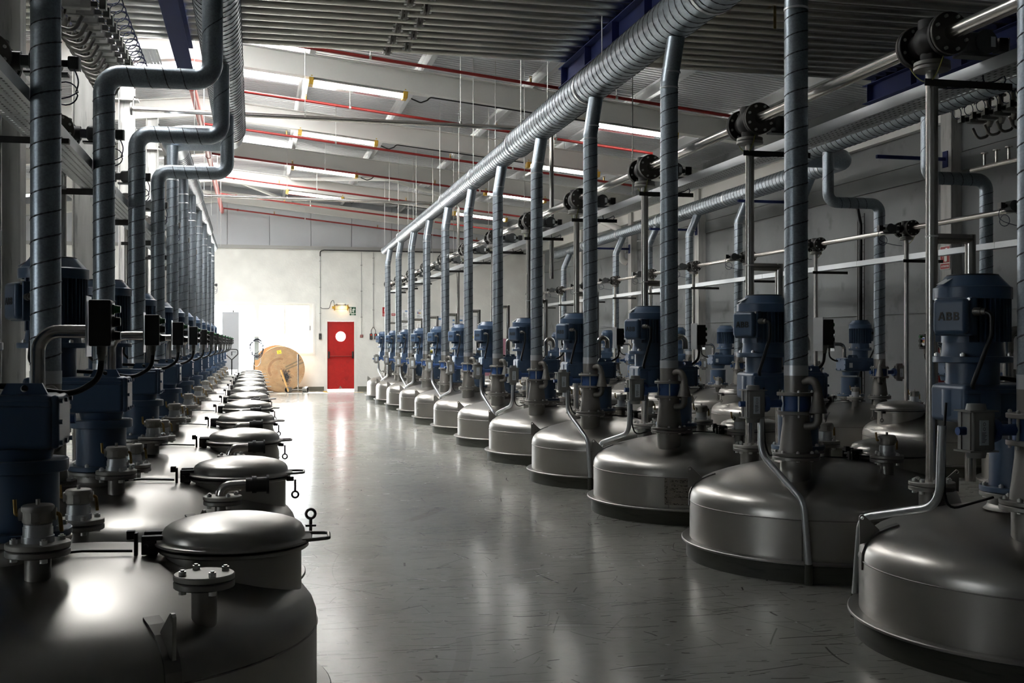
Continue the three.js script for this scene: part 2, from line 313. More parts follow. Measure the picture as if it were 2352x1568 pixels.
const ceiling = structure('ceiling');
const SKY_BAYS = [[8.4, 10.6, -2.4, -0.8], [12.4, 15.4, -2.4, -0.8], [16.35, 18.8, -2.4, 0.8], [24.3, 27.2, -2.4, 0.8], [28.4, 29.5, -2.4, -0.8]];
{
  // roof sheets: strips along the slope, skylight sheets near the ridge in two bays
  const slab = (x0, x1, Z0, Z1, t = 0.1, lift = 0) => {
    const y = (X) => beamBottom(X) + DECK + lift, s = new THREE.Shape([[x0, y(x0)], [x1, y(x1)], [x1, y(x1) + t], [x0, y(x0) + t]].map(([a, b]) => new THREE.Vector2(a, b)));
    return at(new THREE.ExtrudeGeometry(s, { depth: Z1 - Z0, bevelEnabled: false }), 0, 0, Z1);
  };
  const ribs = (x0, x1, Z0, Z1) => { const l = []; for (let z = Z0 + 0.06; z < Z1; z += 0.11) l.push(slab(x0, x1, z - 0.022, min(z + 0.022, Z1), 0.01, -0.006)); return l; };
  const strip = (x0, x1, Z0, Z1) => part(ceiling, 'roof_sheet', M(slab(x0, x1, Z0 + 0.004, Z1 - 0.004), ribs(x0, x1, Z0, Z1)), deckMetal);
  const lite = (x0, x1, Z0, Z1) => {                  // corrugated translucent sheet
    const n = Math.round((Z1 - Z0) / 0.03), pos = [], idx = [], y = (X) => beamBottom(X) + DECK + 0.03;
    for (let k = 0; k <= n; k++) { const z = Z0 + (Z1 - Z0) * k / n, w = 0.018 * sin(2 * PI * (z / 0.18)); for (const X of [x0, x1]) pos.push(X, y(X) + w, -z); if (k < n) idx.push(2 * k, 2 * k + 1, 2 * k + 2, 2 * k + 2, 2 * k + 1, 2 * k + 3); }
    const g = new THREE.BufferGeometry(); g.setAttribute('position', new THREE.Float32BufferAttribute(pos, 3)); g.setIndex(idx); g.computeVertexNormals();
    part(ceiling, 'skylight_sheet', g, translucent, 'white corrugated translucent roof light');
  };
  const zs = [ZN - 0.3, 4.2, ...BEAM_Z, ZB];
  for (let k = 0; k + 1 < zs.length; k++) {
    const sky = SKY_BAYS.find(([a]) => a > zs[k] && a < zs[k + 1]), right = [], left = [];
    for (let x = RIDGE; x < XR + 0.3; x += 1.65) right.push([x, min(XR + 0.3, x + 1.65)]);
    for (let x = RIDGE; x > XL - 0.3; x -= 1.4) left.push([max(XL - 0.3, x - 1.4), x]);
    for (const [a, b] of [...right, ...left]) {
      const inSky = sky && a >= sky[2] && b <= sky[3];
      if (!inSky) { strip(a, b, zs[k], zs[k + 1]); continue; }
      if (sky[0] > zs[k] + 0.02) strip(a, b, zs[k], sky[0]);
      if (sky[1] < zs[k + 1] - 0.02) strip(a, b, sky[1], zs[k + 1]);
      lite(a, b, sky[0], sky[1]);
    }
  }
  for (const X of [-7.6, -6.2, -4.8, -3.4, -2.32, 0.77, 2.4, 4.05, 5.7, 7.35]) {     // Z purlins along the aisle, in lengths between the frames
    const y = beamBottom(X) + DECK;
    for (let k = 0; k + 1 < zs.length; k++) part(ceiling, 'purlin', M(span(X - 0.002, X + 0.002, y - 0.14, y, zs[k] + 0.01, zs[k + 1] - 0.01), span(X, X + 0.08, y - 0.143, y - 0.139, zs[k] + 0.01, zs[k + 1] - 0.01), span(X - 0.06, X, y - 0.004, y, zs[k] + 0.01, zs[k + 1] - 0.01), span(X + 0.076, X + 0.08, y - 0.143, y - 0.118, zs[k] + 0.01, zs[k + 1] - 0.01)), purlinZinc);
  }
  const rafter = (x0, x1, Z, depth = 0.33) => {        // welded I section following the slope
    const prof = (d0, d1) => new THREE.Shape([[x0, beamBottom(x0) + d0], [x1, beamBottom(x1) + d0], [x1, beamBottom(x1) + d1], [x0, beamBottom(x0) + d1]].map(([a, b]) => new THREE.Vector2(a, b)));
    const ex = (s, w) => at(new THREE.ExtrudeGeometry(s, { depth: w, bevelEnabled: false }), 0, 0, Z + w / 2);
    return M(ex(prof(0.012, depth - 0.012), 0.01), ex(prof(0, 0.014), 0.17), ex(prof(depth - 0.014, depth), 0.17));
  };
  for (const Z of [0.2, 4.2, ...BEAM_Z]) { part(ceiling, 'roof_beam', rafter(RIDGE, XR, Z), beamPaint); part(ceiling, 'roof_beam', rafter(XL, RIDGE, Z), beamPaint); }
  part(ceiling, 'roof_beam', rafter(RIDGE, XR, ZE - 0.1, 0.3), beamPaint); part(ceiling, 'roof_beam', rafter(XL, RIDGE, ZE - 0.1, 0.3), beamPaint);
  for (const [a, b] of [[24.25, 28.1]]) for (const s of [1, -1]) {                      // wind bracing in the last bays
    const p = V(0.9, beamBottom(0.9) + 0.28, s > 0 ? a : b), q = V(5.2, beamBottom(5.2) + 0.28, s > 0 ? b : a);
    part(ceiling, 'wind_brace', sweep([p, q], 0.045, { seg: 10 }), beamPaint);
  }
  for (const [x0, x1] of [[-2.9, -0.9], [-0.9, 1.1]]) part(ceiling, 'wind_brace', sweep([V(x0, beamBottom(x0) + 0.2, 28.2), V(x1, beamBottom(x1) + 0.2, 32.2)], 0.045, { seg: 10 }), beamPaint);
}
for (const [k, Z] of [8.6, 12.25, 16.25, 20.25, 24.2, 28.15].entries()) {               // columns behind the lidded row
  const c = thing('steel_column', `white steel column behind the lidded tank row, ${ORD[5 - k]} from the end wall`, 'column', 'columns behind the lidded row', V(-1.72, 0, Z));
  const h = beamBottom(-1.72) + 0.005;
  part(c, 'web', span(-0.09, 0.09, 0.012, h, -0.005, 0.005), columnPaint);
  for (const s of [-1, 1]) part(c, 'flange', span(s * 0.095 - 0.006, s * 0.095 + 0.006, 0.012, h, -0.1, 0.1), columnPaint);
  part(c, 'base_plate', rbox(0.3, 0.012, 0.3, 0.003, 0, 0.006, 0), columnPaint);
  part(c, 'head_plate', span(-0.16, 0.16, h - 0.55, h - 0.53, -0.1, 0.1), columnPaint);
  for (let q = 0; q < 4; q++) part(c, 'bolt', cyl(0.014, 0.014, 0.02, 6, 0.108, h - 0.5 + q * 0.13, -0.06, 'x'), castBlack);
}

// red fire door with porthole
{
  const d = structure('door_1'), Z = ZE + 0.06;
  const s = new THREE.Shape([[D0 + 0.03, 0.045], [D1 - 0.03, 0.045], [D1 - 0.03, DH - 0.03], [D0 + 0.03, DH - 0.03]].map(([a, b]) => new THREE.Vector2(a, b)));
  const cx = 2.43, cy = 1.56, R = 0.145, h = new THREE.Path(); h.absarc(cx, cy, R, 0, 2 * PI, true); s.holes.push(h);
  const scuffed = canvasTex(512, 1024, (c, w, hh) => {
    c.fillStyle = '#ac120e'; c.fillRect(0, 0, w, hh); const r = rng(91);
    for (let k = 0; k < 500; k++) { c.fillStyle = `rgba(${r() < 0.5 ? '120,8,8' : '196,40,30'},${r() * 0.16})`; c.beginPath(); c.ellipse(r() * w, r() * hh, 4 + r() * 50, 3 + r() * 26, r() * 3, 0, 7); c.fill(); }
    for (let k = 0; k < 90; k++) { c.fillStyle = `rgba(${r() < 0.6 ? '90,10,10' : '200,180,170'},${0.2 + r() * 0.5})`; const x = r() * w, y = hh * (1 - r() * r()); c.fillRect(x, y, 1 + r() * 14, 1 + r() * 3); }
    c.fillStyle = '#8f8a82'; c.beginPath(); c.moveTo(230, 985); c.lineTo(245, 950); c.lineTo(262, 968); c.lineTo(285, 990); c.lineTo(215, 995); c.fill();
  });
  const g = clean(at(new THREE.ExtrudeGeometry(s, { depth: 0.05, bevelEnabled: true, bevelSize: 0.003, bevelThickness: 0.003, bevelSegments: 1, curveSegments: 40 }), 0, 0, Z + 0.05));
  uvMetres(g, (x, y) => [(x - D0) / (D1 - D0), y / DH]);
  part(d, 'leaf', g, std(lin(1, 1, 1), 0.38, 0, { map: scuffed }), 'scuffed red painted leaf');
  part(d, 'porthole_ring', turnZ(disc(R + 0.02, -0.008, 0.008, 40, R - 0.004)).translate(cx, cy, -(Z - 0.006)), signRed);
  part(d, 'porthole_pane', turnZ(disc(R, -0.003, 0.003, 40)).translate(cx, cy, -(Z + 0.025)), glass);
  part(d, 'frame', M(span(D0 - 0.035, D0 + 0.025, 0, DH - 0.025, ZE - 0.012, ZE + 0.12), span(D1 - 0.025, D1 + 0.035, 0, DH - 0.025, ZE - 0.012, ZE + 0.12), span(D0 - 0.035, D1 + 0.035, DH - 0.025, DH + 0.035, ZE - 0.012, ZE + 0.12)), whitePaint);
  const bar = part(d, 'push_bar', sweep([V(D0 + 0.09, 0.99, ZE - 0.03), V(D1 - 0.09, 0.99, ZE - 0.03)], 0.017, { seg: 12 }), red, 'red push bar');
  for (const x of [D0 + 0.07, D1 - 0.07]) part(bar, 'end_block', rbox(0.045, 0.2, 0.07, 0.012, x, 1.03, ZE + 0.005), black, 'black bar bracket');
}
// window beside the open doorway
{
  const w = structure('window_1'), Z = ZE + 0.1, f = (x0, x1, y0, y1) => span(x0, x1, y0, y1, Z - 0.04, Z + 0.04);
  part(w, 'frame', M(f(SILL_X, OPEN_R, SILL_Y, SILL_Y + 0.06), f(SILL_X, OPEN_R, HEAD - 0.06, HEAD), f(SILL_X, SILL_X + 0.05, SILL_Y + 0.06, HEAD - 0.06), f(OPEN_R - 0.05, OPEN_R, SILL_Y + 0.06, HEAD - 0.06)), whitePaint);
  part(w, 'sash', M(f(SILL_X + 0.05, SILL_X + 0.085, SILL_Y + 0.06, HEAD - 0.06), f(0.82, 0.88, SILL_Y + 0.06, HEAD - 0.06), f(OPEN_R - 0.11, OPEN_R - 0.05, SILL_Y + 0.06, HEAD - 0.06)), whitePaint);
  for (const [a, b] of [[SILL_X + 0.085, 0.82], [0.88, OPEN_R - 0.11]]) part(w, 'pane', span(a, b, SILL_Y + 0.06, HEAD - 0.06, Z - 0.003, Z + 0.003), glass);
  part(w, 'handle', rbox(0.018, 0.13, 0.03, 0.006, OPEN_R - 0.08, 1.8, Z - 0.05), darkGrey, 'dark sash handle');
  part(w, 'casing', M(span(SILL_X + 0.021, OPEN_R + 0.06, HEAD, HEAD + 0.05, ZE - 0.02, ZE), span(OPEN_R, OPEN_R + 0.06, SILL_Y, HEAD, ZE - 0.02, ZE), span(SILL_X + 0.021, OPEN_R + 0.06, SILL_Y - 0.06, SILL_Y, ZE - 0.03, ZE)), whitePaint);
  const d = structure('door_2');
  part(d, 'frame', M(span(OPEN_L - 0.05, OPEN_L + 0.05, 0, HEAD - 0.06, ZE - 0.02, ZE + 0.2), span(SILL_X - 0.06, SILL_X + 0.02, 0, HEAD - 0.06, ZE - 0.02, ZE + 0.2), span(OPEN_L - 0.05, SILL_X + 0.02, HEAD - 0.06, HEAD + 0.05, ZE - 0.02, ZE + 0.2)), whitePaint, 'white frame of the open doorway');
}

// ---------------------------------------------------------------- tanks
const PITCH = 2.07, NROW = 12;
const ROWS = {
  L: { X: -0.60, Z: 4.10, n: 12, lid: [0.53, 0], stand: [-0.18, 0], duct: [-0.35, -0.60], lug: [[0.45, -0.89], [-0.45, 0.89]], cams: [[-0.07, -0.31], [-0.08, 0.6]], blank: [0.45, -0.55], flip: 1, what: 'lidded aisle row' },
  R: { X: 3.48, Z: 4.33, n: 12, lid: [0.50, 0.02], stand: [-0.16, 0], duct: [-0.36, -0.36], lug: [[-0.94, 0.34], [0.94, -0.34]], cams: [[0.16, 0.25], [0.2, -0.42]], riser: [-0.23, 0.55], flip: 1, what: 'ducted aisle row' },
  B: { X: 7.22, Z: 6.52, n: 11, lid: [-0.50, 0], stand: [0.12, 0.02], duct: [0.34, -0.28], lug: [[-0.7, -0.7], [0.7, 0.7]], cams: [[-0.12, 0.33], [-0.05, -0.38]], riser: [0.1, 0.55], flip: -1, what: 'side wall row' },
};
const RB = 0.82, DOME = [[0.82, 0.35], [0.818, 0.385], [0.806, 0.42], [0.782, 0.452], [0.745, 0.479], [0.70, 0.500], [0.62, 0.528], [0.5, 0.562], [0.36, 0.592], [0.2, 0.613], [0, 0.622]];
const domeY = (r) => { for (let i = 0; i + 1 < DOME.length; i++) { const [a, y0] = DOME[i], [b, y1] = DOME[i + 1]; if (r <= a && r >= b) return y0 + (y1 - y0) * (a - r) / (a - b); } return 0.35; };
function boltRing(parent, near, n, R, r, h, x, y, Z, mat = boltSteel, down = true, ph = 0.4) {
  const list = [];
  for (let k = 0; k < n; k++) { const a = ph + 2 * PI * k / n; list.push(M(hexBolt(r, h, x + R * cos(a), y, Z + R * sin(a)), down ? cyl(r * 0.55, r * 0.55, h * 4.6, 6, x + R * cos(a), y - h * 2, Z + R * sin(a)) : null, down ? cyl(r, r, h, 6, x + R * cos(a), y - h * 3.9, Z + R * sin(a)) : null)); }
  if (near) for (const g of list) part(parent, 'bolt', g, mat); else part(parent, 'bolt_circle', M(list), mat);
}
function nozzle(t, near, name, x, Z, r, R, top, nb = 4, mat = dullSteel) {       // neck with a pair of flanges whose joint ends at height top
  const y0 = domeY(hypot(x, Z)) - 0.03, n = part(t, name, M(cyl(r, r, top - 0.02 - y0, 28, x, (top - 0.02 + y0) / 2, Z), disc(R, top - 0.042, top - 0.0215, 32, 0, x, Z)), mat);
  part(n, 'flange_cover', disc(R, top - 0.019, top, 32, 0, x, Z), castAlu);
  boltRing(n, near, nb, R * 0.74, 0.0125, 0.013, x, top, Z);
  return n;
}
function camlock(t, x, Z, y) {                       // hose coupling with dust cap and two brass levers
  const c = part(t, 'hose_coupling', M(cyl(0.05, 0.05, 0.02, 20, x, y + 0.01, Z), cyl(0.046, 0.046, 0.03, 8, x, y + 0.033, Z), cyl(0.043, 0.043, 0.012, 24, x, y + 0.052, Z)), zincPlain, 'pale metal hose coupling');
  part(c, 'dust_cap', M(lathe([[0.0, 0.118], [0.044, 0.118], [0.05, 0.113], [0.05, 0.1], [0.046, 0.096], [0.047, 0.066], [0.043, 0.06]], 24, x, y, Z), cyl(0.007, 0.007, 0.02, 8, x, y + 0.125, Z), rbox(0.03, 0.034, 0.098, 0.004, x, y + 0.082, Z), cyl(0.02, 0.02, 0.112, 14, x, y + 0.088, Z, 'x')), castAlu, 'grey cast dust cap');
  for (const s of [-1, 1]) part(c, 'lever', sweep([new THREE.Vector3(x + s * 0.05, y + 0.09, -Z), new THREE.Vector3(x + s * 0.066, y + 0.085, -Z), new THREE.Vector3(x + s * 0.07, y + (s > 0 ? 0.03 : 0.135), -Z - 0.005)], 0.0065, { seg: 6, bend: 0.01 }), brass, 'brass lever');
  return c;
}
const plateExtrude = (pts, holes, d) => { const s = new THREE.Shape(pts.map(([a, b]) => new THREE.Vector2(a, b))); for (const [x, y, r] of holes) { const h = new THREE.Path(); h.absarc(x, y, r, 0, 2 * PI, true); s.holes.push(h); } return clean(new THREE.ExtrudeGeometry(s, { depth: d, bevelEnabled: false, curveSegments: 14 }).translate(0, 0, -d / 2)); };
function makeTank(row, near, first) {
  const c = ROWS[row], t = proto('mixing_tank', 'tank'), S = near ? 96 : 56;
  part(t, 'kerb', flatLathe([[0.84, 0], [0.84, 0.104], [0.7, 0.104]], S), kerbPaint, 'dark painted kerb');
  part(t, 'base_flange', flatLathe([[0.8, 0.104], [0.868, 0.104], [0.872, 0.108], [0.872, 0.116], [0.868, 0.120], [0.815, 0.120]], S), dullSteel);
  part(t, 'shell', M(lathe([[RB, 0.12], [RB, 0.35]], S), lathe([...DOME.slice(0, -1), [0.001, 0.622]], S)), tankSteel, 'brushed stainless steel shell and dome');
  part(t, 'weld_seam', at(new THREE.TorusGeometry(RB + 0.0005, 0.0035, 6, S).rotateX(PI / 2), 0, 0.35, 0), dullSteel);
  part(t, 'upright_seam', box(0.004, 0.228, 0.004, ...(row === 'L' ? [0.2, 0.235, -0.795] : [-0.48, 0.235, -0.665])), dullSteel);
  for (const [dx, dz] of c.lug) {
    const a = atan2(dz, dx), grp = [], R = 0.775;
    const pl = plateExtrude([[-0.05, -0.03], [0.055, 0.0], [0.035, 0.04], [-0.028, 0.1], [-0.036, 0.106], [-0.046, 0.104], [-0.052, 0.095]], [[-0.04, 0.09, 0.0075]], 0.012);
    pl.rotateY(PI); const pi = clean(pl); pi.translate(R + 0.005, 0.455, 0); pi.rotateY(a); 
    const lug = part(t, 'lifting_lug', pi, tankSteelB);
    const pad = []; const pp = [[0.822, 0.31], [0.822, 0.35], [0.82, 0.385], [0.807, 0.42], [0.783, 0.452], [0.746, 0.479], [0.70, 0.5], [0.66, 0.514]]; for (let k = 0; k < 7; k++) { const [ra, ya] = pp[k], [rb, yb] = pp[k + 1]; const l = hypot(ra - rb, ya - yb), g = new THREE.BoxGeometry(l * 1.08, 0.01, 0.05); g.rotateZ(-atan2(yb - ya, ra - rb)); g.translate((ra + rb) / 2, (ya + yb) / 2 + 0.003, 0); g.rotateY(a); pad.push(clean(g)); }
    part(lug, 'pad', M(pad), dullSteel);
  }
  // manhole neck, lid, hinge, handle, eye bolts
  const [lx, lz] = c.lid, f = c.flip, yR = 0.632;
  part(t, 'manhole_neck', M(cyl(0.236, 0.236, yR - 0.40, near ? 64 : 40, lx, (yR + 0.40) / 2, lz, 'y', true), disc(0.262, yR - 0.016, yR, near ? 64 : 40, 0.2, lx, lz)), tankSteelB);
  part(t, 'gasket', disc(0.252, yR, yR + 0.008, 40, 0.2, lx, lz), rubber);
  const lid = part(t, 'lid', lathe([[0.272, yR + 0.008], [0.274, yR + 0.012], [0.272, yR + 0.018], [0.252, yR + 0.02], [0.249, yR + 0.03], [0.247, yR + 0.044], [0.238, yR + 0.06], [0.222, yR + 0.072], [0.19, yR + 0.083], [0.14, yR + 0.0945], [0.08, yR + 0.102], [0.0, yR + 0.105]], near ? 72 : 44, lx, 0, lz), tankSteelB, 'polished domed lid');
  const rod = (pts, r, o = {}) => sweep(pts.map(([x, y, z]) => new THREE.Vector3(lx + f * x, y, -(lz + z))), r, { seg: 8, ...o });
  part(lid, 'handle', rod([[0.235, yR + 0.016, -0.11], [0.33, yR + 0.018, -0.085], [0.335, yR + 0.018, 0.03], [0.25, yR + 0.016, 0.06]], 0.0065, { bend: 0.02 }), dullSteel, 'bent rod handle');
  const hg = part(t, 'hinge', M(rbox(0.05, 0.05, 0.012, 0.003, lx - f * 0.285, yR + 0.005, lz - 0.06), rbox(0.05, 0.05, 0.012, 0.003, lx - f * 0.285, yR + 0.005, lz + 0.06), rbox(0.1, 0.016, 0.03, 0.003, lx - f * 0.26, yR + 0.036, lz - 0.05), rbox(0.1, 0.016, 0.03, 0.003, lx - f * 0.26, yR + 0.036, lz + 0.05), cyl(0.009, 0.009, 0.17, 10, lx - f * 0.295, yR + 0.01, lz, 'z'), rbox(0.03, 0.07, 0.1, 0.004, lx - f * 0.275, yR - 0.03, lz)), castBlack, 'dark hinge bracket');
  part(hg, 'limit_sensor', M(rbox(0.028, 0.03, 0.028, 0.003, lx - f * 0.345, yR + 0.05, lz - 0.055), rbox(0.012, 0.09, 0.03, 0.002, lx - f * 0.328, yR + 0.012, lz - 0.055)), black);
  part(t, 'sensor_cable', sweep([[-0.34, yR - 0.006, -0.055], [-0.5, yR + 0.004, -0.075], [-0.74, 0.628, -0.12]].map(([x, y, z]) => new THREE.Vector3(lx + f * x, y, -(lz + z))), 0.005, { seg: 6, bend: 0.06 }), rubber);
  const eyes = first ? [[0.42, true], [2.3, false]] : [[-0.35, false], [0.9, false]];
  for (const [a, up] of eyes) {
    const ex = 0.287 * cos(a) * 1.0, ez = 0.287 * sin(a), g = [rbox(0.04, 0.022, 0.03, 0.003, lx + f * ex * 0.95, yR - 0.012, lz + ez * 0.95)];
    const e = part(t, 'clamp_bracket', M(g), castBlack);
    const X = lx + f * ex * 1.05, Z = lz + ez * 1.05;
    const ring = new THREE.TorusGeometry(0.017, 0.0055, 8, 18); ring.translate(X, up ? yR + 0.075 : yR - 0.095, -Z);
    part(e, 'eye_bolt', M(sweep([new THREE.Vector3(X, yR - 0.015, -Z), new THREE.Vector3(X, up ? yR + 0.058 : yR - 0.078, -Z)], 0.006, { seg: 8 }), ring, up ? rbox(0.04, 0.008, 0.02, 0.002, X, yR + 0.032, Z) : null), dullSteel, 'swing bolt with ring');
  }
  // nozzles
  const [sx, sz] = c.stand;
  const st = part(t, 'drive_nozzle', M(cyl(0.13, 0.13, 0.1, 36, sx, 0.63, sz), disc(0.165, 0.664, 0.684, 40, 0, sx, sz), lathe([[0.15, 0.605], [0.135, 0.618], [0.13, 0.63]], 36, sx, 0, sz)), dullSteel);
  const [dx, dz] = c.duct, dr = hypot(dx, dz);
  const dn = part(t, 'vent_nozzle', M(cyl(0.092, 0.092, 0.66 - domeY(dr) + 0.04, 32, dx, (0.66 + domeY(dr) - 0.04) / 2, dz), disc(0.138, 0.66, 0.68, 36, 0, dx, dz)), dullSteel);
  for (const [cx, cz] of c.cams) {
    const y = domeY(hypot(cx, cz)) + (near && row === 'L' ? 0.115 : 0.11);
    nozzle(t, near, 'hose_nozzle', cx, cz, 0.04, 0.098, y); camlock(t, cx, cz, y);
  }
  if (c.blank) {
    const [bx, bz] = c.blank, top = first ? 0.637 : 0.60;
    const n = nozzle(t, near, first ? 'blanked_nozzle' : 'elbow_nozzle', bx, bz, 0.0385, 0.092, top);
    if (!first) {
      part(n, 'elbow', M(sweep([new THREE.Vector3(bx - 0.01, top - 0.01, -bz), new THREE.Vector3(bx + 0.005, top + 0.045, -bz), new THREE.Vector3(bx + 0.14, top + 0.05, -bz)], 0.026, { seg: 14, bend: 0.05 })), pipeSteel, 'shiny elbow pipe');
      part(n, 'hose_union', M(cyl(0.034, 0.034, 0.03, 16, bx + 0.125, top + 0.05, bz, 'x'), cyl(0.042, 0.042, 0.022, 16, bx + 0.15, top + 0.05, bz, 'x'), cyl(0.036, 0.036, 0.05, 16, bx + 0.185, top + 0.05, bz, 'x'), cyl(0.046, 0.046, 0.012, 16, bx + 0.215, top + 0.05, bz, 'x')), castBlack, 'dark hose union');
    }
  }
  if (c.riser) { const [rx, rz] = c.riser; nozzle(t, near, 'fill_nozzle', rx, rz, 0.062, 0.11, 0.665, 8); }
  return t;
}
const tanksOf = {};
for (const row of ['L', 'R', 'B']) {
  const c = ROWS[row], near = makeTank(row, row !== 'B', false), far = makeTank(row, false, false), one = row === 'L' ? makeTank(row, true, true) : near;
  for (let i = 0; i < c.n; i++) {
    const p = i === 0 ? one : i < 4 ? near : far;
    copyOf(p, `domed stainless tank of the ${c.what}, ${ORD[c.n - 1 - i]} from the end wall`, `tanks of the ${c.what}`, V(c.X, 0, c.Z + PITCH * i));
  }
}

{ // remains of a paper label on one shell of the ducted row
  const tex = canvasTex(256, 256, (c, w, h) => { const r = rng(41); c.fillStyle = '#8d8880'; c.fillRect(0, 0, w, h); for (let k = 0; k < 120; k++) { c.fillStyle = `rgba(${r() < 0.5 ? '150,144,132' : '112,106,98'},${0.2 + r() * 0.4})`; c.fillRect(r() * w, r() * h, 5 + r() * 50, 3 + r() * 16); } for (let k = 0; k < 150; k++) { c.fillStyle = `rgba(28,24,20,${0.4 + r() * 0.6})`; const y = [14, 24, 60, 92, 120, 168, 236][k % 7]; c.fillRect(60 + r() * 150, y + r() * 10, 2 + r() * 12, 2 + r() * 4); } for (let k = 0; k < 60; k++) { c.fillStyle = 'rgba(40,36,32,0.7)'; c.fillRect(r() < 0.5 ? r() * 18 : 238 + r() * 18, r() * h, 3 + r() * 9, 3 + r() * 9); } });
  const g = new THREE.CylinderGeometry(RB + 0.0012, RB + 0.0012, 0.2, 12, 1, true, 0, 0.27); 
  const o = solo('label_residue', g, std(lin(1, 1, 1), 0.6, 0.5, { map: tex }), 'torn paper label remains with dark marks on a tank shell, ducted aisle row', 'label'); o.position.copy(V(3.48, 0.245, 8.47)); o.rotation.y = PI + 0.53 - PI - 0.135 - 0.53 * 2;
}
// ---------------------------------------------------------------- agitator drives
const abb = new TextGeometry('ABB', { font, size: 0.036, depth: 0.002, curveSegments: 3 }); abb.computeBoundingBox(); abb.translate(-abb.boundingBox.max.x / 2, -0.018, 0);
function makeDrive(row, near) {                       // origin on the mounting flange of the tank's drive nozzle
  const d = proto('agitator_drive', 'motor'), big = row === 'L', f = { L: 1, R: 1, B: -1 }[row], off = { L: -0.235, R: -0.235, B: 0.13 }[row], k = row === 'B' ? 0.86 : 1;
  const S = near ? 36 : 22;
  part(d, 'mounting_flange', disc(0.165, 0, 0.024, 40), blue);
  boltRing(d, near, 8, 0.144, 0.011, 0.012, 0, 0.024, 0, boltSteel, true);
  part(d, 'lantern', M(cyl(0.124, 0.124, 0.215, S, 0, 0.13, 0), big ? disc(0.155, 0.22, 0.262, 40) : null, cyl(0.1, 0.112, 0.05, S, 0, 0.285, 0)), blue);
  // gearbox
  const g0 = big ? 0.30 : 0.315, gh = big ? 0.185 : 0.165, x0 = min(-0.115 * f, off - 0.13 * f), x1 = max(0.125 * f, off - 0.13 * f), w = abs((0.125 * f) - (off - 0.13 * f)), gx = ((0.125 * f) + (off - 0.13 * f)) / 2;
  const gb = part(d, 'gearbox', M(rbox(w, gh, 0.25, 0.022, gx, g0 + gh / 2, 0), rbox(w * 0.96, 0.02, 0.262, 0.006, gx, g0 + gh - 0.03, 0), lathe([[0.118, 0], [0.135, 0.03], [0.135, 0.14]], S, off, g0 - 0.03 + 0.03, 0)), blue);
  part(gb, 'end_cover', M(rbox(0.03, gh * 0.98, 0.24, 0.014, 0.128 * f, g0 + gh / 2, 0)), blue);
  for (const [by, bz] of [[0.12, -0.1], [0.5, -0.105], [0.88, -0.1], [0.12, 0.1], [0.88, 0.1], [0.12, 0], [0.88, 0]]) part(gb, 'cover_bolt', cyl(0.009, 0.009, 0.018, 6, 0.143 * f, g0 + gh * by, bz, 'x'), blue);
  part(gb, 'lifting_eye', plateExtrude([[-0.075, 0], [-0.055, 0.04], [0.055, 0.04], [0.075, 0]], [[0, 0.022, 0.012]], 0.018).translate(0.03 * f, g0 + gh - 0.002, 0.09), blue);
  if (row !== 'L') part(gb, 'name_plate', box(0.045, 0.06, 0.003, off + 0.2 * f, g0 + gh * 0.45, -0.1265), label, 'pale name plate');
  // motor
  const y0 = g0 + gh, a = big ? 0.17 : 0.115, R = (big ? 0.165 : 0.155) * k, H = big ? 0.315 : 0.235;
  part(d, 'adapter', M(cyl(0.112 * k, 0.112 * k, a, S, off, y0 + a / 2 - 0.01, 0)), blue);
  part(d, 'motor_flange', M(disc(R * 1.07, y0 + a - 0.022, y0 + a + 0.006, S, 0, off, 0), cyl(R * 0.86, R * 0.8, 0.07, S, off, y0 + a + 0.035, 0)), blue);
  boltRing(d, near, 4, R * 0.98, 0.012, 0.012, off, y0 + a + 0.006, 0, boltSteel, false, 0.7);
  const yb = y0 + a + 0.065, body = part(d, 'motor_body', cyl(R * 0.84, R * 0.84, H, S, off, yb + H / 2, 0), blue);
  const fins = []; const nf = near ? 44 : 28;
  for (let q = 0; q < nf; q++) { const an = 2 * PI * q / nf; if (near && f * cos(an) < -0.55 && sin(an) < 0.75 && sin(an) > -0.75) continue; const g = new THREE.BoxGeometry(R * 0.2, H * 0.97, 0.0035); g.translate(R * 0.92, yb + H / 2, 0); g.rotateY(an); g.translate(off, 0, 0); fins.push(clean(g)); }
  part(body, 'cooling_fins', M(fins), blue);
  const yt = yb + H;
  part(d, 'fan_cover', M(flatLathe([[R * 0.95, yt - 0.045], [R * 1.06, yt - 0.045], [R * 1.06, yt + 0.006], [R * 0.98, yt + 0.012], [R * 0.72, yt + (big ? 0.062 : 0.058)], [0, yt + (big ? 0.062 : 0.058)]], 12, off, 0)), blue);
  part(d, 'fan_grille', M([0.25, 0.4, 0.55, 0.68].map((q) => at(new THREE.TorusGeometry(R * q, 0.004, 4, 24).rotateX(PI / 2), off, yt + (big ? 0.064 : 0.06), 0))), castBlack);
  part(d, 'cover_tag', box(0.07, 0.002, 0.05).rotateZ(0.5 * f).translate(off - f * R * 0.85, yt + 0.037, 0), label, 'pale rating tag');
  // terminal box on the side away from the manhole
  const tb = new THREE.Group(); tb.name = 'terminal_box'; d.add(tb); tb.position.set(off, yb + H * 0.48, 0); tb.rotation.y = { L: 0.55, R: 0.5, B: 0.5 }[row];
  const bw = 0.075, bh = big ? 0.2 : 0.165, bd = 0.17;
  part(tb, 'housing', M(rbox(0.06, bh, bd, 0.008, -f * (R * 0.84 + 0.02), 0, 0), rbox(bw * 0.7, bh * 0.94, bd * 0.9, 0.02, -f * (R * 0.84 + 0.06), 0, 0)), blue);
  const t = abb.clone(); t.rotateY(-f * PI / 2); t.translate(-f * (R * 0.84 + 0.0868), 0, 0); part(tb, 'raised_lettering', t, black, 'raised letters ABB');
